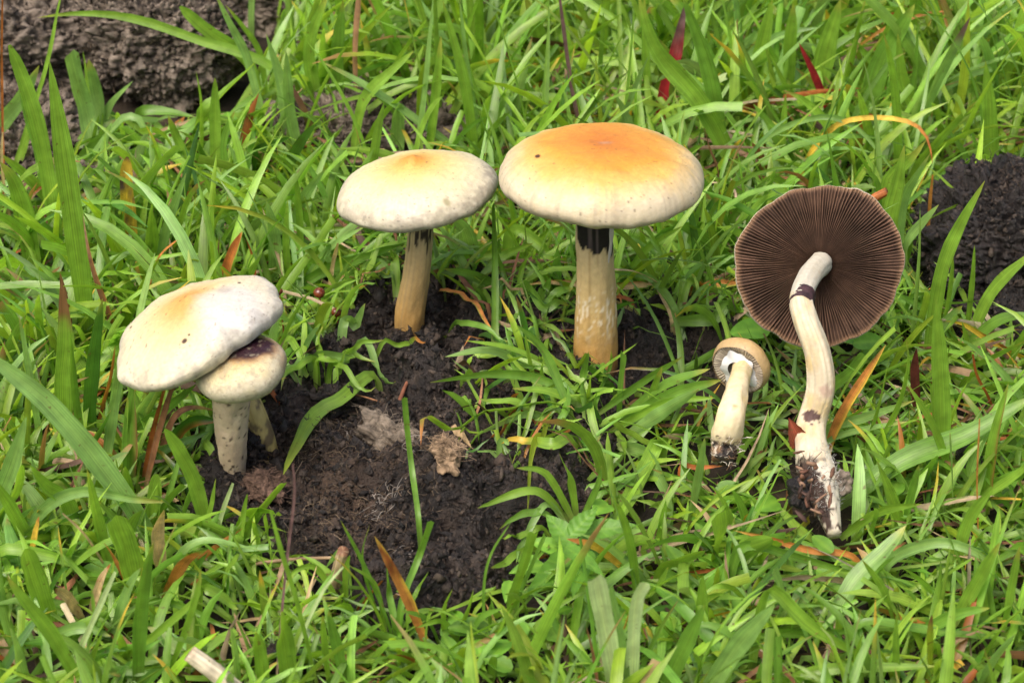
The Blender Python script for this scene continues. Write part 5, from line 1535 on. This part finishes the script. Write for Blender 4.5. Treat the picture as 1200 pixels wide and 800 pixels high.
# pale threads of mould on the pat
my = thing('mould_threads', at_z(452, 590, 0.0), 'white mould threads spreading on the dung pat', 'mould')
r_ = np.random.default_rng(12)
for (cx, cy, n_, sx, sy) in ((452, 585, 34, 13, 9), (476, 545, 14, 5, 9), (400, 500, 8, 5, 5), (430, 510, 8, 8, 4), (480, 660, 8, 4, 12), (372, 527, 5, 5, 3)):
    for i in range(n_):
        px, py = cx + r_.normal() * sx, cy + r_.normal() * sy
        p = at_z(px, py, 0.010); p[2] = float(surf_h(p[0], p[1])) + 0.0006
        q = p + np.array([r_.normal() * 0.004, r_.normal() * 0.004, 0]); q[2] = float(surf_h(q[0], q[1])) + 0.0008
        m_ = mix(p, q, 0.5) + np.array([r_.normal() * 0.0012, r_.normal() * 0.0012, 0.0012])
        V, Fc, _, _ = tube([p, m_, q], [0.00008, 0.0001, 0.00005], 7, 4)
        build('thread', V, Fc, M_FIBRE, my, np.tile(np.array((0.34, 0.31, 0.27)) * r_.uniform(0.5, 1.1), (len(V), 1)))

# ------------------------------------------------------------------ the grass that nobody could count
BARE = [
    (1.0, [(235, 590), (250, 520), (335, 455), (350, 425), (395, 395), (425, 345), (460, 335), (560, 350), (575, 385), (530, 400), (515, 440), (520, 480), (535, 530), (575, 540), (620, 562), (650, 582), (700, 568), (705, 592), (640, 618), (590, 680), (545, 700), (445, 688), (400, 640), (345, 650), (330, 600), (300, 585)]),
    (0.9, [(728, 365), (845, 378), (852, 400), (810, 428), (740, 428), (725, 400)]),
    (1.0, [(-60, -40), (335, -40), (322, 40), (280, 128), (160, 140), (120, 115), (66, 190), (-60, 200)]),
    (0.93, [(1085, 225), (1130, 198), (1260, 190), (1260, 352), (1090, 347)]),
    (0.5, [(520, 395), (680, 420), (880, 440), (880, 480), (720, 530), (700, 570), (600, 530), (530, 440)]),
    (0.75, [(415, 150), (460, 112), (548, 120), (565, 165), (440, 172)]),
]
SHY = []
def shy_e(cx, cy, a, b, y): SHY.append(('e', cx, cy, a, b, y))
def shy_l(pts, r, y): SHY.append(('l', pts, r, y))
shy_e(705, 207, 128, 66, 0.71); shy_l([(697, 265), (697, 395)], 30, 0.70)
shy_e(489, 222, 102, 54, 0.74); shy_l([(490, 265), (481, 372)], 26, 0.73)
shy_e(232, 385, 104, 68, 0.64); shy_e(283, 432, 62, 42, 0.62); shy_l([(275, 460), (280, 548)], 40, 0.625)
shy_e(960, 308, 106, 101, 0.70); shy_l([(945, 350), (945, 400), (962, 450), (952, 510), (955, 560), (975, 618)], 27, 0.62)
shy_e(868, 430, 44, 42, 0.66); shy_l([(865, 440), (848, 538)], 28, 0.62)

def seg_d(x, y, pts):
    d = np.full(x.shape, 1e9)
    for (ax, ay), (bx, by) in zip(pts, pts[1:]):
        ex, ey = bx - ax, by - ay
        t = np.clip(((x - ax) * ex + (y - ay) * ey) / (ex * ex + ey * ey), 0, 1)
        d = np.minimum(d, np.hypot(x - ax - t * ex, y - ay - t * ey))
    return d

def sward(name, n, len_rng, w_rng, lean, bend, palette, seed, mat, label, per=7, spread=0.010, nseg=8, tips=0.25, brown=0.03, xr=(-0.50, 0.50), yr=(0.36, 1.45), low=False):
    r = np.random.default_rng(seed)
    nc = n // per
    cx, cy = r.uniform(*xr, nc), r.uniform(*yr, nc)
    # fewer plants outside the wedge that the lens takes in
    wedge = np.abs(cx) < 0.05 + 0.30 * cy
    keep = wedge | (r.random(nc) < 0.45)
    cx, cy = cx[keep], cy[keep]
    nc = len(cx)
    k = np.repeat(np.arange(nc), per)
    N = len(k)
    bx, by = cx[k] + r.normal(size=N) * spread, cy[k] + r.normal(size=N) * spread
    bz = surf_h(bx, by) - 0.003
    az = np.arctan2(by - cy[k], bx - cx[k]) + r.normal(size=N) * 0.9
    vig = 0.75 + 0.5 * r.random(nc)
    P0 = np.stack([bx, by, 0 * bx], -1)
    tall = 0.86 + 0.30 * fbm(P0, 9, 2, seed) 
    tall = tall * (1.0 if low else (0.66 + 0.48 * smooth(0.60, 0.95, by)))
    Ln = r.uniform(*len_rng, N) * vig[k] * tall
    Wd = r.uniform(*w_rng, N) * (0.7 + 0.3 * vig[k]) * (1 + 0.45 * smooth(0.74, 0.98, by) + 0.25 * smooth(-0.05, -0.2, bx))
    th0 = np.abs(r.normal(size=N)) * lean[1] + lean[0]
    kb = r.uniform(*bend, N)
    t = np.linspace(0, 1, nseg)
    ang = th0[:, None] + kb[:, None] * t[None] ** 1.4
    ds = Ln[:, None] / (nseg - 1)
    hx = np.concatenate([np.zeros((N, 1)), np.cumsum(np.sin(ang[:, :-1]) * ds, 1)], 1)
    hz = np.concatenate([np.zeros((N, 1)), np.cumsum(np.cos(ang[:, :-1]) * ds, 1)], 1)
    side = (r.normal(size=N) * 0.25)[:, None] * hx ** 2 / np.maximum(Ln[:, None], 1e-6)
    ca, sa = np.cos(az)[:, None], np.sin(az)[:, None]
    P = np.stack([bx[:, None] + hx * ca - side * sa, by[:, None] + hx * sa + side * ca, bz[:, None] + hz], -1)
    gh = surf_h(P[..., 0], P[..., 1]) + 0.002 + r.uniform(0, 0.012, N)[:, None] * t[None]
    P[..., 2] = np.where(t[None] > 0.12, np.maximum(P[..., 2], gh), P[..., 2])
    # keep bare ground bare and do not stand in front of the mushrooms
    px, py = project(P)
    ok = np.ones(N, bool)
    roll = r.random(N)
    for prob, poly in BARE:
        ins = in_poly(px, py, poly)
        hit = ins[:, 1:].any(1)
        ok &= ~(hit & (roll < prob))
    for q in SHY:
        if q[0] == 'e':
            ins = ((px - q[1]) / q[3]) ** 2 + ((py - q[2]) / q[4]) ** 2 < (0.86 if low else 1)
        else:
            ins = seg_d(px, py, q[1]) < q[2] * (0.55 if low else 0.85)
        front = P[..., 1] < q[-1]
        ok &= ~((ins & front).any(1))
    Pm = 0.5 * (P[:, 1:] + P[:, :-1])
    mx, my = project(Pm)
    vis = (mx >= 0) & (mx < 1200) & (my >= 0) & (my < 800)
    hv = HERO[np.clip(my, 0, 799).astype(int), np.clip(mx, 0, 1199).astype(int)]
    over = (vis & (hv > 0) & (Pm[..., 1] < hv - 0.001)).sum(1)
    ok &= ~((over >= 2) & (r.random(N) < 0.82))
    P, Wd, az, k, Ln = P[ok], Wd[ok], az[ok], k[ok], Ln[ok]
    N = len(P)
    T = unit(np.gradient(P, axis=1))
    W = np.stack([-np.sin(az), np.cos(az), np.zeros(N)], -1)[:, None] + 0 * T
    tw = r.normal(size=N)[:, None] * 0.8 + r.normal(size=N)[:, None] * 0.6 * t[None]
    W = unit(W - T * (W * T).sum(-1, keepdims=True))
    Nn = np.cross(W, T)
    W = W * np.cos(tw)[..., None] + Nn * np.sin(tw)[..., None]
    Nn = np.cross(W, T)
    pr = PROF['blade']
    ws = Wd[:, None] * np.interp(t, [q[0] for q in pr], [q[1] for q in pr])[None]
    cutb = r.random(N) < 0.10
    ws = np.where(cutb[:, None], Wd[:, None] * 0.9, ws)
    off = np.array([-0.5, 0, 0.5]); dp = np.array([0, -0.16, 0])
    V = P[:, :, None] + W[:, :, None] * (ws[..., None] * off)[..., None] + Nn[:, :, None] * (ws[..., None] * dp)[..., None]
    pal = np.array(palette)
    reg = fbm(np.stack([P[:, 0, 0], P[:, 0, 1], 0 * P[:, 0, 0]], -1), 16, 3, seed + 7)
    ci = np.clip((r.random(N) * 0.8 + 0.2 * (reg + 0.5)) * len(pal), 0, len(pal) - 1).astype(int)
    c = pal[ci] * r.uniform(0.75, 1.25, N)[:, None] * (1 + r.normal(size=(N, 3)) * 0.05)
    C = np.repeat(c[:, None], nseg, 1)
    # sheath pale, some tips yellow or brown
    C = mix(C, np.array((0.30, 0.33, 0.12)), 0.45 * smooth(0.2, 0.0, t)[None] * np.ones((N, 1)))
    tp = (r.random(N) < tips)
    tc = np.where((r.random(N) < 0.5)[:, None], np.array(YE), np.array(BR) * 1.6)
    st = 1 - r.uniform(0.08, 0.35, N)
    C = mix(C, tc[:, None], (tp[:, None] * smooth(0, 0.15, t[None] - st[:, None])) * 0.85)
    dead = r.random(N) < brown
    dc = np.array([OR, BR, RU, ST, YE])[r.integers(0, 5, N)]
    dm = mix(dc[:, None] * (0.6 + 0.4 * r.random((N, 1, 1))) + 0 * C, C, 0.75 * smooth(0.75, 0.1, t)[None] * r.random((N, 1)))
    C = np.where(dead[:, None, None], dm, C)
    C = np.repeat(C[:, :, None], 3, 2)
    C[:, :, 1] *= np.array([1.12, 1.06, 1.05])
    uv = np.stack(np.broadcast_arrays(((off + 0.5) * 0.8)[None, None], t[None, :, None] * np.ones((N, 1, 1))), -1)
    gf = grid_faces(nseg, 3)
    Fc = (np.arange(N)[:, None, None] * (nseg * 3) + gf[None]).reshape(-1, 4)
    o = build(name, V.reshape(-1, 3), Fc, mat, None, C.reshape(-1, 3), uv.reshape(-1, 2))
    return tag(o, label, 'grass', kind='stuff')

GREENS = [G4, G2, G2, G1, G1, (0.17, 0.33, 0.05), G3, G1, (0.24, 0.39, 0.03), G1]
sward('grass', 15500, (0.045, 0.100), (0.0017, 0.0046), (0.12, 0.45), (0.1, 1.6), GREENS, 501, M_GRASS, 'dense green meadow grass all around the dung pat', brown=0.008, tips=0.12)
sward('short_grass', 27000, (0.025, 0.058), (0.0011, 0.0031), (0.25, 0.6), (0.2, 1.6), GREENS, 502, M_GRASS, 'short fine green grass between the taller tufts', per=9, spread=0.009, nseg=6, tips=0.1, brown=0.012)
sward('matted_grass', 22000, (0.016, 0.036), (0.0012, 0.0034), (0.6, 0.5), (0.3, 1.2), GREENS, 504, M_GRASS, 'low matted green grass covering the soil', per=6, spread=0.012, nseg=5, tips=0.06, brown=0.03, low=True)
sward('dead_grass', 6000, (0.030, 0.080), (0.0010, 0.0032), (0.95, 0.3), (-0.1, 0.7), [(0.12, 0.07, 0.04), (0.15, 0.08, 0.04), (0.26, 0.19, 0.11), (0.22, 0.11, 0.05), (0.08, 0.05, 0.03), (0.30, 0.24, 0.15), (0.36, 0.30, 0.19)], 503, M_DRY, 'brown dead grass lying low among the green blades', per=4, spread=0.02, nseg=6, tips=0, brown=0.2)

def leaf_cover(n, seed):
    r = np.random.default_rng(seed)
    acc = Acc()
    zones = [((395, 300), (32, 18), 45), ((700, 735), (90, 30), 26), ((655, 645), (45, 30), 16), ((1000, 385), (50, 22), 26), ((860, 330), (50, 50), 16), ((560, 775), (70, 18), 22), ((940, 660), (150, 55), 14), ((100, 690), (100, 50), 14)]
    for (cx, cy), (sx, sy), m in zones:
        for i in range(m):
            px, py = cx + r.normal() * sx, cy + r.normal() * sy
            p = at_z(px, py, 0.0)
            bad = False
            for prob, poly in BARE:
                if in_poly(np.array([px]), np.array([py]), poly)[0]: bad = True
            if bad: continue
            z = float(surf_h(p[0], p[1])) + r.uniform(0.003, 0.014)
            a = r.uniform(0, 2 * math.pi)
            d = np.array([math.cos(a), math.sin(a), r.uniform(-0.1, 0.5)])
            L = r.uniform(0.006, 0.013)
            V, Fc, C, uv = leaf_geo((p[0], p[1], z), d, (r.normal() * 0.3, -0.4, 1), L, L * r.uniform(0.4, 0.7), np.array(LG) * r.uniform(0.7, 1.25), seed=int(r.integers(1e6)), nl=7, nw=5, round_=bool(r.random() < 0.6), droop=0.2)
            acc.add(V, Fc, C, uv)
    return tag(acc.build('low_leaves', M_LEAF), 'small low broad leaves of herbs scattered among the grass', 'herbs', kind='stuff')
leaf_cover(0, 33)
